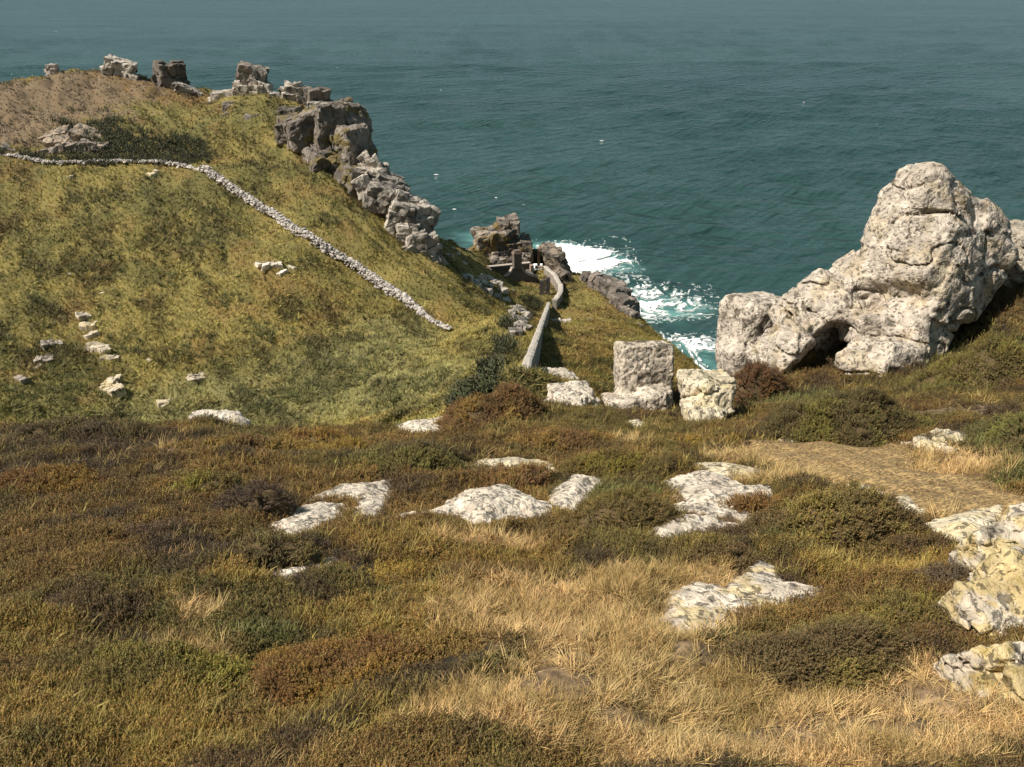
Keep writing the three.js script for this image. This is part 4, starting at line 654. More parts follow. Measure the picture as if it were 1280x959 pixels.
strewn([[-5.26, -90.25, 0.9], [-4.52, -91.75, 1], [-4.02, -98.25, 0.9, 1.4], [-3.16, -96.25, 1], [-2.72, -102.25, 0.8, 1.5], [-2.07, -100.75, 1.1], [-1.74, -93.5, 0.8], [-1.22, -98.75, 0.9], [-0.78, -94.5, 0.9], [-3.07, -87.5, 0.8, 1.4], [-3.9, -88.25, 0.7], [0, -101.25, 0.4], [-1.08, -86.5, 0.5]], 'outcrop_stone', 'grey-white stone in the rocky scatter on the slope above the ruin', 'rocky scatter above the ruin', { ...PALEGREY }, 0.7);
strewn([[0.56, -89.25, 1], [1.08, -86.5, 0.9], [1.55, -82.25, 0.8], [0.55, -65, 1], [0.86, -63, 0.9], [0.32, -61.5, 0.8], [0, -78.75, 0.8, 1.6]], 'bank_stone', 'dark stone in the shaded bank above the long wall', 'stones in the shaded bank', { ...GREY }, 0.8);
strewn([[-9.46, -102.5, 0.6], [-7.85, -99.5, 0.7], [-7.19, -104.75, 0.5], [-7.91, -106.25, 0.5], [-6.28, -103.25, 0.6]], 'neck_stone', 'grey stone on the grassy neck between crag and pinnacle', 'stones on the grassy neck', { ...PALEGREY });

// the rocky bank of the gully below the crest
rock('gully_bank', 'bare whaleback ledge of pinkish rock above the gully', 'crag', [B([-53.12, -16.54, -101.5], 2.6, 0.6, 1.6, 0.25, 0.1, -0.1, 0.6), B([-56.28, -16.14, -103], 2.4, 0.5, 1.4, 0.25, 0.2, 0.2, 0.6), B([-50.95, -16.16, -102], 1.8, 0.8, 1.4, 0.2, 0, -0.35, 0.6), B([-57.77, -16.53, -102.5], 1.6, 0.3, 1, 0.2, 0.2, 0.3, 0.5)], far({ ...GREY, pale: [0.4, 0.31, 0.23], mid: [0.28, 0.22, 0.16], seed: 90 }));
rock('gully_bank', 'dark rubbly rock face with lighter rim lining the gully', 'crag', [B([-58.28, -17.21, -98.6], 1.6, 0.5, 0.9, 0, 0.2, -0.35, 0.4), B([-56.15, -17.78, -98.2], 1.6, 0.6, 0.9, 0, 0.2, -0.2, 0.4), B([-54.09, -17.34, -98.8], 1.8, 0.7, 0.9, 0, 0.1, 0.2, 0.4), B([-51.74, -16.95, -99.2], 1.8, 0.7, 0.9, 0, 0.1, 0.1, 0.4), B([-49.36, -16.9, -99.4], 1.5, 0.7, 0.9, 0, 0.1, -0.15, 0.4), B([-59.85, -17.12, -98.6], 1.2, 0.4, 0.9, 0, 0.2, -0.3, 0.4)], far({ ...GREY, pale: [0.3, 0.24, 0.19], seed: 91 }));

// ---------------------------------------------------------------- walls and the ruined battery
const granite = new THREE.MeshStandardMaterial({ vertexColors: true, roughness: 0.95 });
function stoneShape(seed) { const g = new THREE.IcosahedronGeometry(0.5, 0), p = g.attributes.position; for (let i = 0; i < p.count; i++) { const k = Math.round(p.getX(i) * 50) * 7 + Math.round(p.getY(i) * 50) * 13 + Math.round(p.getZ(i) * 50) * 29, s = 0.8 + 0.4 * h3(k, seed, 1); p.setXYZ(i, p.getX(i) * s * 1.3, p.getY(i) * s * 0.8, p.getZ(i) * s); } g.deleteAttribute('uv'); g.computeVertexNormals(); return g; }
const stones = [1, 2, 3, 4, 5, 6].map(stoneShape);
function tintGeometry(g, c) { const n = g.attributes.position.count, a = new Float32Array(n * 3); for (let i = 0; i < n; i++) a.set(c, i * 3); g.setAttribute('color', new THREE.BufferAttribute(a, 3)); return g; }
function along(line) { const out = [0]; for (let i = 1; i < line.length; i++) out.push(out[i - 1] + Math.hypot(line[i][0] - line[i - 1][0], line[i][1] - line[i - 1][1])); const L = out[out.length - 1]; return { L, at(s) { let i = 1; while (i < line.length - 1 && out[i] < s) i++; const t = (s - out[i - 1]) / (out[i] - out[i - 1]), a = line[i - 1], b = line[i]; return { x: mix(a[0], b[0], t), z: mix(a[1], b[1], t), dx: (b[0] - a[0]) / (out[i] - out[i - 1]), dz: (b[1] - a[1]) / (out[i] - out[i - 1]) }; } }; }
// dry stone walls: hundreds of loose stones stacked along a line on the turf
function dryWall(label, line, height, width, fade, per) {
  const r = rng(11 + line.length), path = along(line), mid = path.at(path.L / 2), t = thing('dry_stone_wall', label, 'wall', [mid.x, H(mid.x, mid.z), mid.z], 'dry stone walls on the hillside'), list = [], o = t.position;
  const soft = (q) => { let a = 0; for (let e = -5; e <= 5; e++) a += H(q.x + q.dx * e * 0.6, q.z + q.dz * e * 0.6); return Math.max(a / 11, H(q.x, q.z) - 0.1); };
  for (let s = 0; s < path.L; s += 0.2) {
    const q = path.at(s), k = smooth(path.L, path.L - fade, s) * smooth(0, 2, s) * (0.95 + 0.12 * f2(s * 0.3, 2, 2, 8)), hgt = height * k, wid = width * (0.3 + 0.7 * k);
    for (let n = 0; n < per; n++) {
      const u = r() * 2 - 1, v = Math.pow(r(), 0.6), x = q.x - q.dz * u * wid * (1 - 0.2 * v), z = q.z + q.dx * u * wid * (1 - 0.2 * v), size = 0.12 + 0.18 * r() + (r() < 0.06 ? 0.2 : 0);
      const g = stones[Math.floor(r() * 6)].clone(); g.applyMatrix4(new THREE.Matrix4().compose(new THREE.Vector3(x - o.x, soft(q) + hgt * v * (1 - 0.15 * u * u) + 0.03 - o.y, z - o.z), new THREE.Quaternion().setFromEuler(new THREE.Euler(r() - 0.5, r() * 6.28, r() - 0.5)), new THREE.Vector3(size * (1 + 0.5 * r()), size * (0.7 + 0.4 * r()), size)));
      const c = 0.5 + 0.75 * r(); list.push(tintGeometry(g, [0.5 * c, 0.45 * c, 0.41 * c]));
    }
  }
  part('stone_heap', mergeGeometries(list), granite, t, true);
}
dryWall('pale dry stone wall running straight down the grassy hillside', [[-35.89, -94.75], [-32.95, -92], [-30.27, -90], [-27.65, -88], [-25.09, -86], [-21.98, -81.75], [-19.48, -79.25], [-17.4, -78.25], [-15.39, -77.5], [-13.21, -75.75], [-10.58, -73], [-8.01, -69.75], [-5.53, -67.25]], 0.85, 0.5, 8, 15);
dryWall('low tumbled stone wall along the lip of the dark gully', [[-59.1, -96.75], [-53.3, -95.75], [-49.07, -96.5], [-45.58, -97], [-40.95, -97], [-35.89, -94.75]], 0.4, 0.3, 2, 6);
// a mortared wall with a pale coping, built along a line on the ground: [x, z]
function copedWall(name, label, line, width, height, o = {}) {
  const path = along(line), mid = path.at(path.L / 2), t = thing(name, label, 'wall', [mid.x, H(mid.x, mid.z), mid.z], 'coped walls of the battery');
  const ground = (q) => { let a = 0; for (let e = -4; e <= 4; e++) a += H(q.x + q.dx * e, q.z + q.dz * e); return Math.max(a / 9, H(q.x, q.z) - 0.25); };
  const section = (w, y0, y1, jag, tone, lift) => {
    const pos = [], col = [], idx = [], step = o.step ?? 0.35, N = Math.ceil(path.L / step);
    for (let k = 0; k <= N; k++) {
      const q = path.at(Math.min(path.L - 1e-3, k * path.L / N)), top = (o.taper ? Math.max(ground(q), mix(H(line[0][0], line[0][1]), H(line[1][0], line[1][1]), k / N)) : ground(q)) + height * (1 + 0.12 * f2(k * 0.4, 3, 2, 9)) * (o.taper ? 0.05 + 0.95 * smooth(0, o.taper, k * path.L / N) : 1);
      [[-1, y0], [-1, y1], [-0.45, y1 + lift], [0.45, y1 + lift], [1, y1], [1, y0]].forEach(([u, y], m) => {
        const j = jag * (h3(k, m, 17) - 0.5); pos.push(q.x - q.dz * (u * w + j) - t.position.x, top + y + j * 0.7 - t.position.y, q.z + q.dx * (u * w + j) - t.position.z);
        const c = 0.8 + 0.4 * h3(k >> 1, m, 23); col.push(tone[0] * c, tone[1] * c, tone[2] * c);
      });
      if (k) for (let m = 0; m < 5; m++) { const a = (k - 1) * 6 + m, b = k * 6 + m; idx.push(a, a + 1, b, b, a + 1, b + 1); }
    }
    for (const e of [0, N * 6]) idx.push(e, e + 1, e + 2, e, e + 2, e + 3, e, e + 3, e + 4, e, e + 4, e + 5);
    const flat = geo(pos, idx, col).toNonIndexed(); flat.computeVertexNormals(); return flat;
  };
  part('masonry', section(width * 0.46, -height - 1.6, -0.12, 0.06, [0.27, 0.235, 0.2], 0), granite, t);
  part('coping', section(width * 0.54, -0.117, 0.02, 0.05, [0.42, 0.375, 0.325], 0.06), granite, t);
  return t;
}
copedWall('coped_wall', 'long straight coped wall running down the grass to the battery yard', [[0.56, -34.5], [4.67, -97.75]], 0.4, 0.75, { taper: 3 });
copedWall('coped_wall', 'angled white coped wall around the battery yard', [[4.89, -114.25], [5.49, -111.75], [6.07, -109.5], [6.55, -105], [6.34, -101.25], [5.86, -99], [5.36, -97.25]], 0.6, 1.3);
{
  // the ruined cottage: a gabled front with a chimney, side walls and a level back wall, all roofless
  const f = [0.56, -37.63, -110], y0 = f[1] - 0.6, t = thing('ruined_cottage', 'roofless dark granite cottage with tall chimney on its sweeping gable', 'building', [f[0], y0, f[2]]);
  t.rotation.y = 0.3;
  const dark = [0.12, 0.1, 0.088], pale = [0.4, 0.34, 0.29];
  const masonry = (shape, depth, z, tone) => { const g = new THREE.ExtrudeGeometry(shape, { depth, bevelEnabled: false, curveSegments: 10 }); g.translate(0, 0, z); const p = g.attributes.position, c = new Float32Array(p.count * 3); for (let i = 0; i < p.count; i++) { const k = 0.8 + 0.4 * h3(Math.floor(p.getX(i) * 2), Math.floor(p.getY(i) * 3), 5); c.set([tone[0] * k, tone[1] * k, tone[2] * k], i * 3); } g.setAttribute('color', new THREE.BufferAttribute(c, 3)); return g; };
  const s = new THREE.Shape(); s.moveTo(-3.0, -1.2); s.lineTo(-3.0, 1.55); s.quadraticCurveTo(-0.9, 1.9, -0.55, 3.3); s.lineTo(0.65, 3.3); s.quadraticCurveTo(1.0, 2.0, 2.9, 1.55); s.lineTo(2.9, -1.2); s.closePath();
  part('gable_wall', masonry(s, 0.55, 0, dark), granite, t);
  const cope = (side) => { const q = new THREE.Shape(); const m = (x) => side < 0 ? x : -x + 0.05; q.moveTo(m(-3.05), 1.56); q.quadraticCurveTo(m(-0.92), 1.92, m(-0.56), 3.3); q.lineTo(m(-0.74), 3.34); q.quadraticCurveTo(m(-1.05), 2.1, m(-3.05), 1.76); q.closePath(); return masonry(q, 0.7, -0.07, pale); };
  part('gable_coping', cope(-1), granite, t); part('gable_coping', cope(1), granite, t);
  const box = (w, h, d, x, y, z, tone) => { const q = new THREE.Shape(); q.moveTo(x - w / 2, y - h / 2); q.lineTo(x - w / 2, y + h / 2); q.lineTo(x + w / 2, y + h / 2); q.lineTo(x + w / 2, y - h / 2); q.closePath(); return masonry(q, d, z - d / 2, tone); };
  const ch = part('chimney', box(1.1, 2.3, 0.95, 0.05, 4.4, 0.3, [0.17, 0.13, 0.105]), granite, t);
  part('chimney_cap', box(1.3, 0.28, 1.12, 0.05, 5.25, 0.3, [0.2, 0.15, 0.12]), granite, ch);
  part('chimney_pot', box(0.8, 0.35, 0.7, 0.05, 5.56, 0.3, [0.16, 0.12, 0.1]), granite, ch);
  part('side_wall', box(0.5, 3.9, 4.2, -3.0, 0.3, -2.13, dark), granite, t);
  part('side_wall', box(0.5, 2.8, 4.2, 3.0, -0.15, -2.13, dark), granite, t);
  part('back_wall', box(7.2, 3.3, 0.5, -0.2, 0.35, -4.5, dark), granite, t);
  part('back_coping', box(7.5, 0.16, 0.66, -0.2, 2.09, -4.5, pale), granite, t);
  part('corner_pier', box(0.45, 3.6, 0.7, 3.55, 0.2, -3.7, [0.3, 0.22, 0.17]), granite, t);
  part('forecourt_wall', box(2.6, 0.5, 0.35, 1.7, -0.6, 1.1, [0.32, 0.25, 0.2]), granite, t);
  part('forecourt_pier', box(0.4, 1.0, 0.4, 3.2, -0.7, 1.1, [0.34, 0.26, 0.21]), granite, t);
  // the gun house above the yard
  const g2 = [3.86, -37.54, -119], w = thing('ruined_gun_house', 'small roofless ruin with brown piers above the battery yard', 'building', [g2[0], g2[1] - 0.4, g2[2]]);
  for (const [x, h, tone] of [[-1.0, 2.2, [0.27, 0.19, 0.14]], [0.15, 2.9, [0.26, 0.19, 0.14]], [1.6, 2.4, [0.22, 0.16, 0.12]]]) part('pier', box(0.42, h, 0.6, x, h / 2, 0, tone), granite, w);
  part('back_wall', box(3.2, 2.2, 0.4, 0.3, 1.1, -1.6, [0.12, 0.1, 0.085]), granite, w);
  part('side_wall', box(0.4, 1.9, 1.2, 1.7, 0.95, -0.95, [0.14, 0.11, 0.09]), granite, w);
  part('threshold', box(2.4, 0.35, 0.5, 0.8, 0.18, 0.8, [0.4, 0.32, 0.24]), granite, w);
  // the dark magazine wall in front of the yard
  const g3 = [4.41, -37.64, -104], mz = thing('magazine_wall', 'dark broken wall with pale gaps at the yard entrance', 'wall', [g3[0], g3[1] - 0.3, g3[2]]);
  part('pillar', box(0.5, 3.1, 0.6, -0.45, 1.5, 0, [0.07, 0.06, 0.052]), granite, mz);
  part('pillar', box(0.5, 3.5, 0.6, 0.4, 1.7, 0, [0.07, 0.06, 0.052]), granite, mz);
  for (const [y, hh] of [[0.25, 0.5], [1.15, 0.55], [2.1, 0.55], [3.1, 0.35]]) part('lintel_stone', box(0.5, hh, 0.5, 0, y, 0.08, [0.1, 0.085, 0.07]), granite, mz);
  for (const y of [0.65, 1.6]) part('gap_stone', box(0.3, 0.24, 0.4, 0, y, 0.06, [0.62, 0.58, 0.54]), granite, mz);
}

// ---------------------------------------------------------------- plants: small sprigs and tufts, then their places
function blades(list) { // list of [base, tip direction, length, width, bend, colour, segments]
  const pos = [], col = [], idx = [], a = new THREE.Vector3(), side = new THREE.Vector3();
  for (const { p, d, len, w, bend, c, seg = 2 } of list) {
    side.set(d[2], 0, -d[0]); if (side.lengthSq() < 1e-4) side.set(1, 0, 0); side.normalize();
    let n0 = pos.length / 3;
    for (let k = 0; k <= seg; k++) {
      const t = k / seg, ww = w * (1 - t * t) * 0.5;
      a.set(p[0] + d[0] * len * t + bend[0] * len * t * t, p[1] + d[1] * len * t + bend[1] * len * t * t, p[2] + d[2] * len * t + bend[2] * len * t * t);
      if (k === seg) { pos.push(a.x, a.y, a.z); col.push(...c); }
      else { pos.push(a.x - side.x * ww, a.y, a.z - side.z * ww, a.x + side.x * ww, a.y, a.z + side.z * ww); col.push(...c, ...c); }
      if (k) { const b = n0 + (k - 1) * 2; if (k === seg) idx.push(b, b + 1, n0 + k * 2); else idx.push(b, b + 1, b + 3, b, b + 3, b + 2); }
    }
  }
  return geo(pos, idx, col);
}
const wild = rng(2024), R = (a, b) => a + (b - a) * wild();
function sprig(stems, h, leaf, spread) { // heather: wiry stems set all round with short leaves
  const out = [];
  for (let s = 0; s < stems; s++) {
    const az = R(0, 6.28), tilt = R(0.1, spread), d = [Math.cos(az) * Math.sin(tilt), Math.cos(tilt), Math.sin(az) * Math.sin(tilt)], len = h * R(0.6, 1.1), p = [R(-0.3, 0.3) * h, 0, R(-0.3, 0.3) * h], k0 = R(0.75, 1.2);
    out.push({ p, d, len, w: leaf * 0.3, bend: [0, 0, 0], c: [0.5, 0.38, 0.28], seg: 1 });
    const n = Math.round(len / leaf * 2.4);
    for (let i = 0; i < n; i++) {
      const t = (i + 0.5) / n, az2 = i * 2.4 + R(-0.4, 0.4), up = R(0.35, 1.0), k = k0 * R(0.7, 1.3), warm = R(0, 1);
      out.push({ p: [p[0] + d[0] * len * t, d[1] * len * t, p[2] + d[2] * len * t], d: [Math.cos(az2) * 0.8 + d[0] * up, up, Math.sin(az2) * 0.8 + d[2] * up], len: leaf * R(0.7, 1.1), w: leaf * 0.5, bend: [0, 0.1, 0], c: [k * mix(0.9, 1.15, warm), k * mix(1.02, 0.92, warm), k * mix(0.85, 0.9, warm)], seg: 1 });
    }
  }
  return blades(out);
}
function tuft(n, h, w, spread, droop) {
  const out = [];
  for (let i = 0; i < n; i++) { const az = R(0, 6.28), tilt = R(0.05, spread), k = R(0.72, 1.28); out.push({ p: [R(-0.12, 0.12) * h, 0, R(-0.12, 0.12) * h], d: [Math.cos(az) * Math.sin(tilt), Math.cos(tilt), Math.sin(az) * Math.sin(tilt)], len: h * R(0.55, 1.1), w, bend: [Math.cos(az) * droop * R(0.3, 1) , -droop * R(0.3, 0.9), Math.sin(az) * droop * R(0.3, 1)], c: [k, k, k * R(0.85, 1.1)], seg: 3 }); }
  return blades(out);
}
const leafy = new THREE.MeshStandardMaterial({ vertexColors: true, roughness: 0.75, side: THREE.DoubleSide });
const dummy = new THREE.Object3D(), upV = new THREE.Vector3(0, 1, 0), qTilt = new THREE.Quaternion(), qSpin = new THREE.Quaternion(), tmpC = new THREE.Color();
class Cover {
  constructor() { this.m = []; this.c = []; }
  put(x, y, z, s, nrm, lean, c, sy = 1) {
    dummy.position.set(x, y, z); qTilt.setFromUnitVectors(upV, lean); qSpin.setFromAxisAngle(upV, wild() * 6.283);
    dummy.quaternion.copy(qTilt).multiply(qSpin); dummy.scale.set(s, s * sy, s); dummy.updateMatrix(); this.m.push(dummy.matrix.clone()); this.c.push(c);
  }
  mesh(name, geometry, parent, label, category) {
    const im = new THREE.InstancedMesh(geometry, leafy, this.m.length); im.name = parent === scene ? numbered(name) : name;
    this.m.forEach((m, i) => { im.setMatrixAt(i, m); im.setColorAt(i, tmpC.setRGB(...this.c[i])); });
    im.userData.kind = 'stuff'; if (label) { im.userData.label = label; im.userData.category = category; }
    shade(im); parent.add(im); return im;
  }
}
const SPRIG = [sprig(6, 0.075, 0.011, 0.75), sprig(5, 0.065, 0.01, 0.9), sprig(6, 0.085, 0.012, 0.6)];
const STRAW = [tuft(12, 0.14, 0.0042, 0.75, 0.35), tuft(10, 0.17, 0.0045, 0.9, 0.4)];
const BLADE = [tuft(12, 0.12, 0.005, 0.6, 0.25), tuft(11, 0.15, 0.005, 0.8, 0.3)];
const vary = (c, a = 0.25) => { const k = 1 + (wild() * 2 - 1) * a, w = 1 + (wild() * 2 - 1) * a * 0.3; return [c[0] * k * w, c[1] * k, c[2] * k]; };

// domed heather clumps, each a plant of its own: [x, z, radius x, radius z, height]
const MOUNDS = [
  { at: [-0.15, -7.55], r: [0.62, 0.5], h: 0.36, c: [0.2, 0.12, 0.045], label: 'smooth domed heather clump on the brink beside the long pale ledge' },
  { at: [-0.8, -5.55], r: [0.55, 0.32], h: 0.2, c: [0.12, 0.095, 0.04], label: 'wide dark heather clump behind the domed white slab' },
  { at: [0, -5.1], r: [0.34, 0.2], h: 0.15, c: [0.21, 0.12, 0.05], label: 'reddish brown cushion between the cream strip and the domed slab' },
  { at: [0.77, -4.2], r: [0.38, 0.26], h: 0.22, c: [0.17, 0.13, 0.04], label: 'round olive heather mound left of the slab with puddle hollows' },
  { at: [1.82, -3.85], r: [0.52, 0.34], h: 0.27, c: [0.16, 0.115, 0.045], label: 'large bushy heather with a dark crown below the sandy path' },
  { at: [1.05, -3.5], r: [0.3, 0.18], h: 0.14, c: [0.16, 0.11, 0.045], label: 'flat brown heather cushion between the two stained slabs' },
  { at: [-1.6, -4.25], r: [0.24, 0.18], h: 0.17, c: [0.1, 0.068, 0.045], label: 'dark purplish heather clump left of the jagged white patch' },
  { at: [-1.26, -3.45], r: [0.22, 0.16], h: 0.16, c: [0.13, 0.095, 0.045], label: 'dark heather clump overhanging the bare dip' },
  { at: [-1.92, -3.75], r: [0.24, 0.14], h: 0.13, c: [0.13, 0.085, 0.05], label: 'low brown heather clump with twiggy front on the left heath' },
  { at: [1.22, -2.45], r: [0.4, 0.24], h: 0.16, c: [0.15, 0.11, 0.045], label: 'spreading heather clump below the yellow stained slab' },
  { at: [3.25, -9.9], r: [0.42, 0.34], h: 0.36, c: [0.13, 0.065, 0.03], label: 'dark red-brown bush beside the rugged cream boulder' },
  { at: [3.08, -6.7], r: [0.8, 0.5], h: 0.34, c: [0.12, 0.095, 0.035], label: 'broad dark green-brown bush above the sandy path' },
  { at: [0.43, -6.4], r: [0.62, 0.3], h: 0.16, c: [0.2, 0.12, 0.045], label: 'low russet heather swell below the layered boulder' },
  { at: [-4.13, -7.05], r: [0.9, 0.36], h: 0.2, c: [0.11, 0.08, 0.045], label: 'long wind-combed dark heather bank on the left brink' },
  { at: [-2.25, -6.2], r: [0.7, 0.3], h: 0.16, c: [0.19, 0.12, 0.045], label: 'low rust-brown heather swell left of the bare brink' },
  { at: [5.99, -9.3], r: [0.9, 0.7], h: 0.35, c: [0.16, 0.13, 0.04], label: 'green-brown heather bank against the right flank of the towering rock' },
  { at: [4.11, -5.85], r: [0.3, 0.5], h: 0.25, c: [0.13, 0.12, 0.04], label: 'green bush behind the cream wedge rock' },
  { at: [2.01, -2.95], r: [0.16, 0.14], h: 0.15, c: [0.13, 0.095, 0.06], label: 'small greyish heather tuft at the foot of the lichen rock' },
];
[[-3.1, -4.75, 0.5, 0.3], [-2.67, -4.9, 0.45, 0.24], [-2.1, -4.75, 0.36, 0.2], [-1.5, -6, 0.45, 0.2], [-1.93, -6.85, 0.36, 0.2], [-0.51, -6.4, 0.4, 0.2], [0.75, -5.45, 0.4, 0.22], [1.5, -6.3, 0.34, 0.2], [1.54, -4.35, 0.24, 0.14], [2.08, -3.5, 0.34, 0.18], [1.69, -2.7, 0.3, 0.18], [-0.25, -2.4, 0.42, 0.2], [-0.65, -2.35, 0.4, 0.2], [-1.91, -2.9, 0.42, 0.22], [-1.37, -2.35, 0.36, 0.18], [-0.65, -3.3, 0.4, 0.16]].forEach(([x, z, rx, rz], n) => MOUNDS.push({ at: [x, z], r: [rx, rz], h: 0.08 + 0.07 * h3(n, 6, 6), c: [[0.21, 0.12, 0.038], [0.12, 0.08, 0.032], [0.17, 0.13, 0.035], [0.24, 0.155, 0.045]][n % 4], label: ['rust brown', 'dark brown', 'olive', 'golden brown'][n % 4] + ' heather cushion in the open heath' }));
const peat = new THREE.MeshStandardMaterial({ color: new THREE.Color(0.1, 0.068, 0.03), roughness: 1 });
const moundAt = (x, z) => MOUNDS.some((m) => Math.hypot((x - m.at[0]) / m.r[0], (z - m.at[1]) / m.r[1]) < 0.55);
MOUNDS.forEach((m, n) => {
  const [cx, cz] = m.at, cy = base(cx, cz), t = thing('heather_clump', m.label, 'heather', [cx, cy, cz], 'heather clumps'), pos = [], idx = [], nr = 14, na = 40;
  const top = (u, v) => { const r = Math.hypot(u, v), x = cx + u * m.r[0], z = cz + v * m.r[1]; return base(x, z) - cy - 0.03 + m.h * 1.05 * Math.pow(Math.max(0, 1 - r * r), 0.75) * (1 + 0.9 * f2(x * 3, z * 3, 3, 90 + n)) + 0.035 * f2(x * 11, z * 11, 2, 91); };
  const warp = (a) => 1 + 0.5 * fbm(Math.cos(a) * 1.6 + n * 3, Math.sin(a) * 1.4, n, 3);
  for (let i = 0; i <= nr; i++) for (let j = 0; j < na; j++) { const a = j / na * 6.2832, r = i / nr, u = Math.cos(a) * r, v = Math.sin(a) * r, w = warp(a); pos.push(u * m.r[0] * w, top(u, v) - 0.012, v * m.r[1] * w); if (i) { const q = (j + 1) % na; idx.push((i - 1) * na + j, (i - 1) * na + q, i * na + q, (i - 1) * na + j, i * na + q, i * na + j); } }
  part('peat_core', geo(pos, idx), peat, t);
  const cov = [new Cover(), new Cover()], d0 = Math.hypot(cx, cz), s = Math.max(0.7, 0.42 + 0.1 * d0), area = m.r[0] * m.r[1] * 3.14 * (1 + m.h), count = Math.min(12000, Math.round(area / Math.pow(0.0062 * Math.max(d0, 2.2), 2) * (d0 > 5.5 ? 2.2 : 1.25)));
  for (let k = 0; k < count; k++) {
    const a = wild() * 6.2832, r = Math.sqrt(wild()) * 1.04, u = Math.cos(a) * r, v = Math.sin(a) * r, w = warp(a), e = 0.06, y = top(u, v), g = new THREE.Vector3((top(u - e, v) - top(u + e, v)) / (m.r[0] * 2 * e), 1, (top(u, v - e) - top(u, v + e)) / (m.r[1] * 2 * e)).normalize();
    const X = cx + u * m.r[0], Z = cz + v * m.r[1], patch = smooth(-0.1, 0.35, f2(X * 5, Z * 5, 3, 95)), c = lerp3(m.c, [m.c[0] * 1.45, m.c[1] * 1.6, m.c[2] * 1.1], patch);
    g.x += R(-0.3, 0.3); g.z += R(-0.3, 0.3); g.y += 0.4; g.normalize();
    cov[k & 1].put(u * m.r[0] * w, y - 0.015, v * m.r[1] * w, s * R(0.7, 1.2), upV, g, vary(c));
  }
  cov[0].mesh('foliage', SPRIG[n % 3], t); cov[1].mesh('foliage', SPRIG[(n + 1) % 3], t);
});

// the cover between: heather, straw, golden and green grass
const kinds = { heather: [new Cover(), new Cover(), new Cover()], straw: [new Cover(), new Cover()], grass: [new Cover(), new Cover()] };
for (let d = 1.25; d < 15.5;) {
  const st = 0.0047 * Math.max(d, 1.6) * (d > 9 ? 1.15 : 1);
  for (let x = -0.72 * d - 0.45; x < 0.72 * d + 0.45; x += st) {
    const X = x + R(-0.6, 0.6) * st, Z = -d + R(-0.6, 0.6) * st;
    if (d > brink(X) + 2.2 || onSlab(X, Z, -0.015) || moundAt(X, Z)) continue;
    const path = edgeDistance(PATH, X, Z) + 0.12 * f2(X * 9, Z * 9, 3, 33); if (path > -0.02 && wild() < clamp(0.7 + path * 1.5, 0, 0.96)) continue;
    const straw = zone('straw', X, Z), gold = zone('gold', X, Z), green = zone('green', X, Z), dark = zone('dark', X, Z), bare = zone('bare', X, Z), p1 = f2(X * 1.4, Z * 1.4, 3, 101), p2 = f2(X * 5, Z * 5, 3, 102), r = wild();
    if (r < bare * 0.85) continue;
    const y = H(X, Z), n = slopeAt(X, Z, 0.2), lean = n.clone().multiplyScalar(0.6).add(new THREE.Vector3(R(-0.35, 0.35) + 0.12, 0.6, R(-0.35, 0.35))).normalize(), s = Math.max(0.62, 0.42 + 0.1 * d);
    const wS = straw * 1.1 + dark * 0.05 + smooth(0.15, 0.4, p2) * 0.18, wG = (gold * 0.22 + green * 0.25 + 0.015) * (d < 4 && X < 0.2 ? 0.45 : 1);
    if (wild() < wS) { if (wild() < 0.66) { const flat = lean.clone().add(new THREE.Vector3(R(-0.7, 0.7), 0, R(-0.7, 0.7))).normalize(); kinds.straw[r < 0.5 ? 0 : 1].put(X, y - 0.01, Z, s * R(0.55, 1.1), n, flat, vary(lerp3(lerp3([0.58, 0.39, 0.175], [0.4, 0.265, 0.1], smooth(-0.2, 0.4, p2)), [0.3, 0.235, 0.085], smooth(0.05, 0.4, p1) * 0.3), 0.3), R(0.6, 1)); } }
    else if (wild() < wG) kinds.grass[r < 0.5 ? 0 : 1].put(X, y - 0.01, Z, s * R(0.6, 1.15), n, lean, vary(lerp3([0.33, 0.25, 0.06], [0.15, 0.15, 0.04], clamp(green - gold * 0.5 + p2 * 0.5))));
    else {
      let c = lerp3([0.19, 0.12, 0.036], [0.15, 0.12, 0.034], smooth(-0.2, 0.25, p1));
      c = lerp3(c, [0.32, 0.21, 0.055], gold * 0.7 + smooth(0.1, 0.45, p2) * 0.45); c = lerp3(c, [0.12, 0.12, 0.035], green * 0.8); c = lerp3(c, [0.075, 0.05, 0.026], clamp(dark * 0.85 + smooth(0.1, 0.35, f2(X * 2.3, Z * 2.3, 3, 105)) * 0.8 + smooth(0.12, 0.4, -p2 - 0.1) * 0.5));
      kinds.heather[Math.floor(r * 3)].put(X, y - 0.015, Z, s * R(0.65, 1.2), n, lean, vary(c, 0.32));
    }
  }
  d += st;
}
kinds.heather.forEach((c, i) => c.mesh('heather_cover', SPRIG[i], scene, ['olive and brown heather carpeting the headland', 'short brown heather mixed through the headland carpet', 'taller golden brown heather sprigs in the headland carpet'][i], 'heather'));
kinds.straw.forEach((c, i) => c.mesh('dry_grass', STRAW[i], scene, ['short bleached straw grass between the heather', 'longer bleached straw grass bent over the ground'][i], 'grass'));
kinds.grass.forEach((c, i) => c.mesh('golden_grass', BLADE[i], scene, ['short golden green grass among the heather', 'longer golden green grass among the heather'][i], 'grass'));

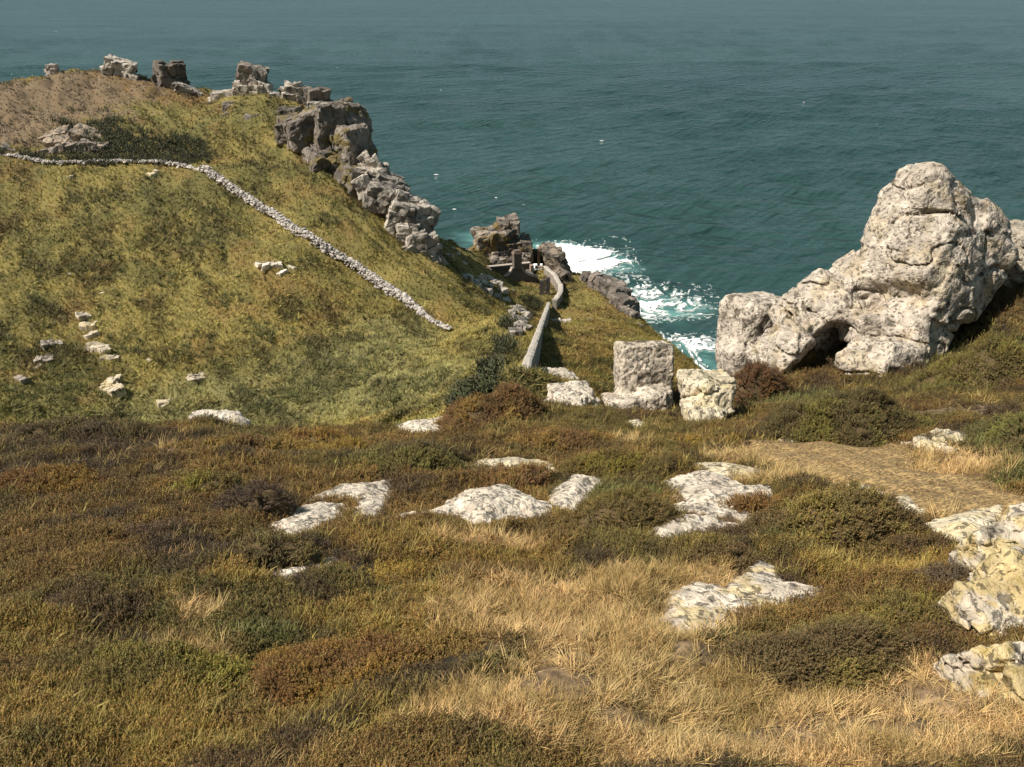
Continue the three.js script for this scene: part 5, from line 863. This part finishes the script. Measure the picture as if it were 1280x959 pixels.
// tussocks on the far slopes, combed downhill
const TUSSOCK = [tuft(15, 0.62, 0.06, 0.9, 0.5), tuft(13, 0.5, 0.065, 1.05, 0.5)], BUSH = sprig(9, 0.55, 0.13, 1.0);
const hill = [new Cover(), new Cover()], gorse = new Cover();
for (let d = 19; d < 134;) {
  const st = 0.0039 * Math.max(d, 45);
  for (let x = -0.66 * d - 3; x < 0.4 * d + 2; x += st) {
    const X = x + R(-0.6, 0.6) * st, Z = -d + R(-0.6, 0.6) * st, yb = base(X, Z); if (yb < -48) continue;
    const n = slopeAt(X, Z, 1); if (n.y < 0.6) continue;
    const b = f2(X * 0.8, Z * 0.8, 3, 62), scree = near(SCREE, X, Z, b * 0.6), g = near(GORSE, X, Z, b * 0.5), p = 0.6 * f2(X * 0.3, Z * 0.3, 4, 111) + 0.6 * f2((X * 0.8 - Z * 0.6) * 0.9, (X * 0.6 + Z * 0.8) * 0.16, 3, 113), y = yb + rough(X, Z);
    if (wild() < scree * 0.25) continue;
    const lean = new THREE.Vector3(n.x * 1.5 + 0.25, 0.75, n.z * 1.1 + 0.1).add(new THREE.Vector3(R(-0.3, 0.3), 0, R(-0.3, 0.3))).normalize();
    const br = near(BRACKEN, X, Z, b * 0.9);
    if (wild() < Math.max(g * 0.7, br * 0.3) || (p > 0.24 && wild() < 0.22)) { gorse.put(X, y - 0.05, Z, R(0.7, 1.5) * (g > 0.3 ? 1.15 : 0.7), n, lean, vary(g > 0.3 ? [0.05, 0.055, 0.022] : lerp3([0.085, 0.08, 0.026], [0.13, 0.135, 0.045], br), 0.4)); continue; }
    const q = hillColor(X, Z, y), k = 1.32 - 0.7 * smooth(-0.15, 0.35, p + 0.5 * f2(X * 1.3, Z * 1.3, 2, 112));
    hill[wild() < 0.5 ? 0 : 1].put(X, y - 0.04, Z, R(0.5, 1.15) * (1 - 0.2 * scree) * (0.75 + 0.45 * smooth(-0.2, 0.4, p)), n, lean, vary(scree > 0.4 ? (wild() < 0.5 ? [0.13, 0.088, 0.045] : [0.3, 0.22, 0.15]) : [q[0] * k * 1.15, q[1] * k * 1.15, q[2] * k], 0.28));
  }
  d += st;
}
hill.forEach((c, i) => c.mesh('hillside_grass', TUSSOCK[i], scene, ['tussocky yellow green grass combed down the far hillside', 'shaggier tussocks between the combed hillside grass'][i], 'grass'));
gorse.mesh('hillside_scrub', BUSH, scene, 'dark low scrub along the gully and the shaded bank', 'scrub');
console.log('heather', kinds.heather.map((c) => c.m.length), 'straw', kinds.straw.map((c) => c.m.length), 'grass', kinds.grass.map((c) => c.m.length), 'hill', hill.map((c) => c.m.length), gorse.m.length);

shade(camera);
renderer.render(scene, camera);
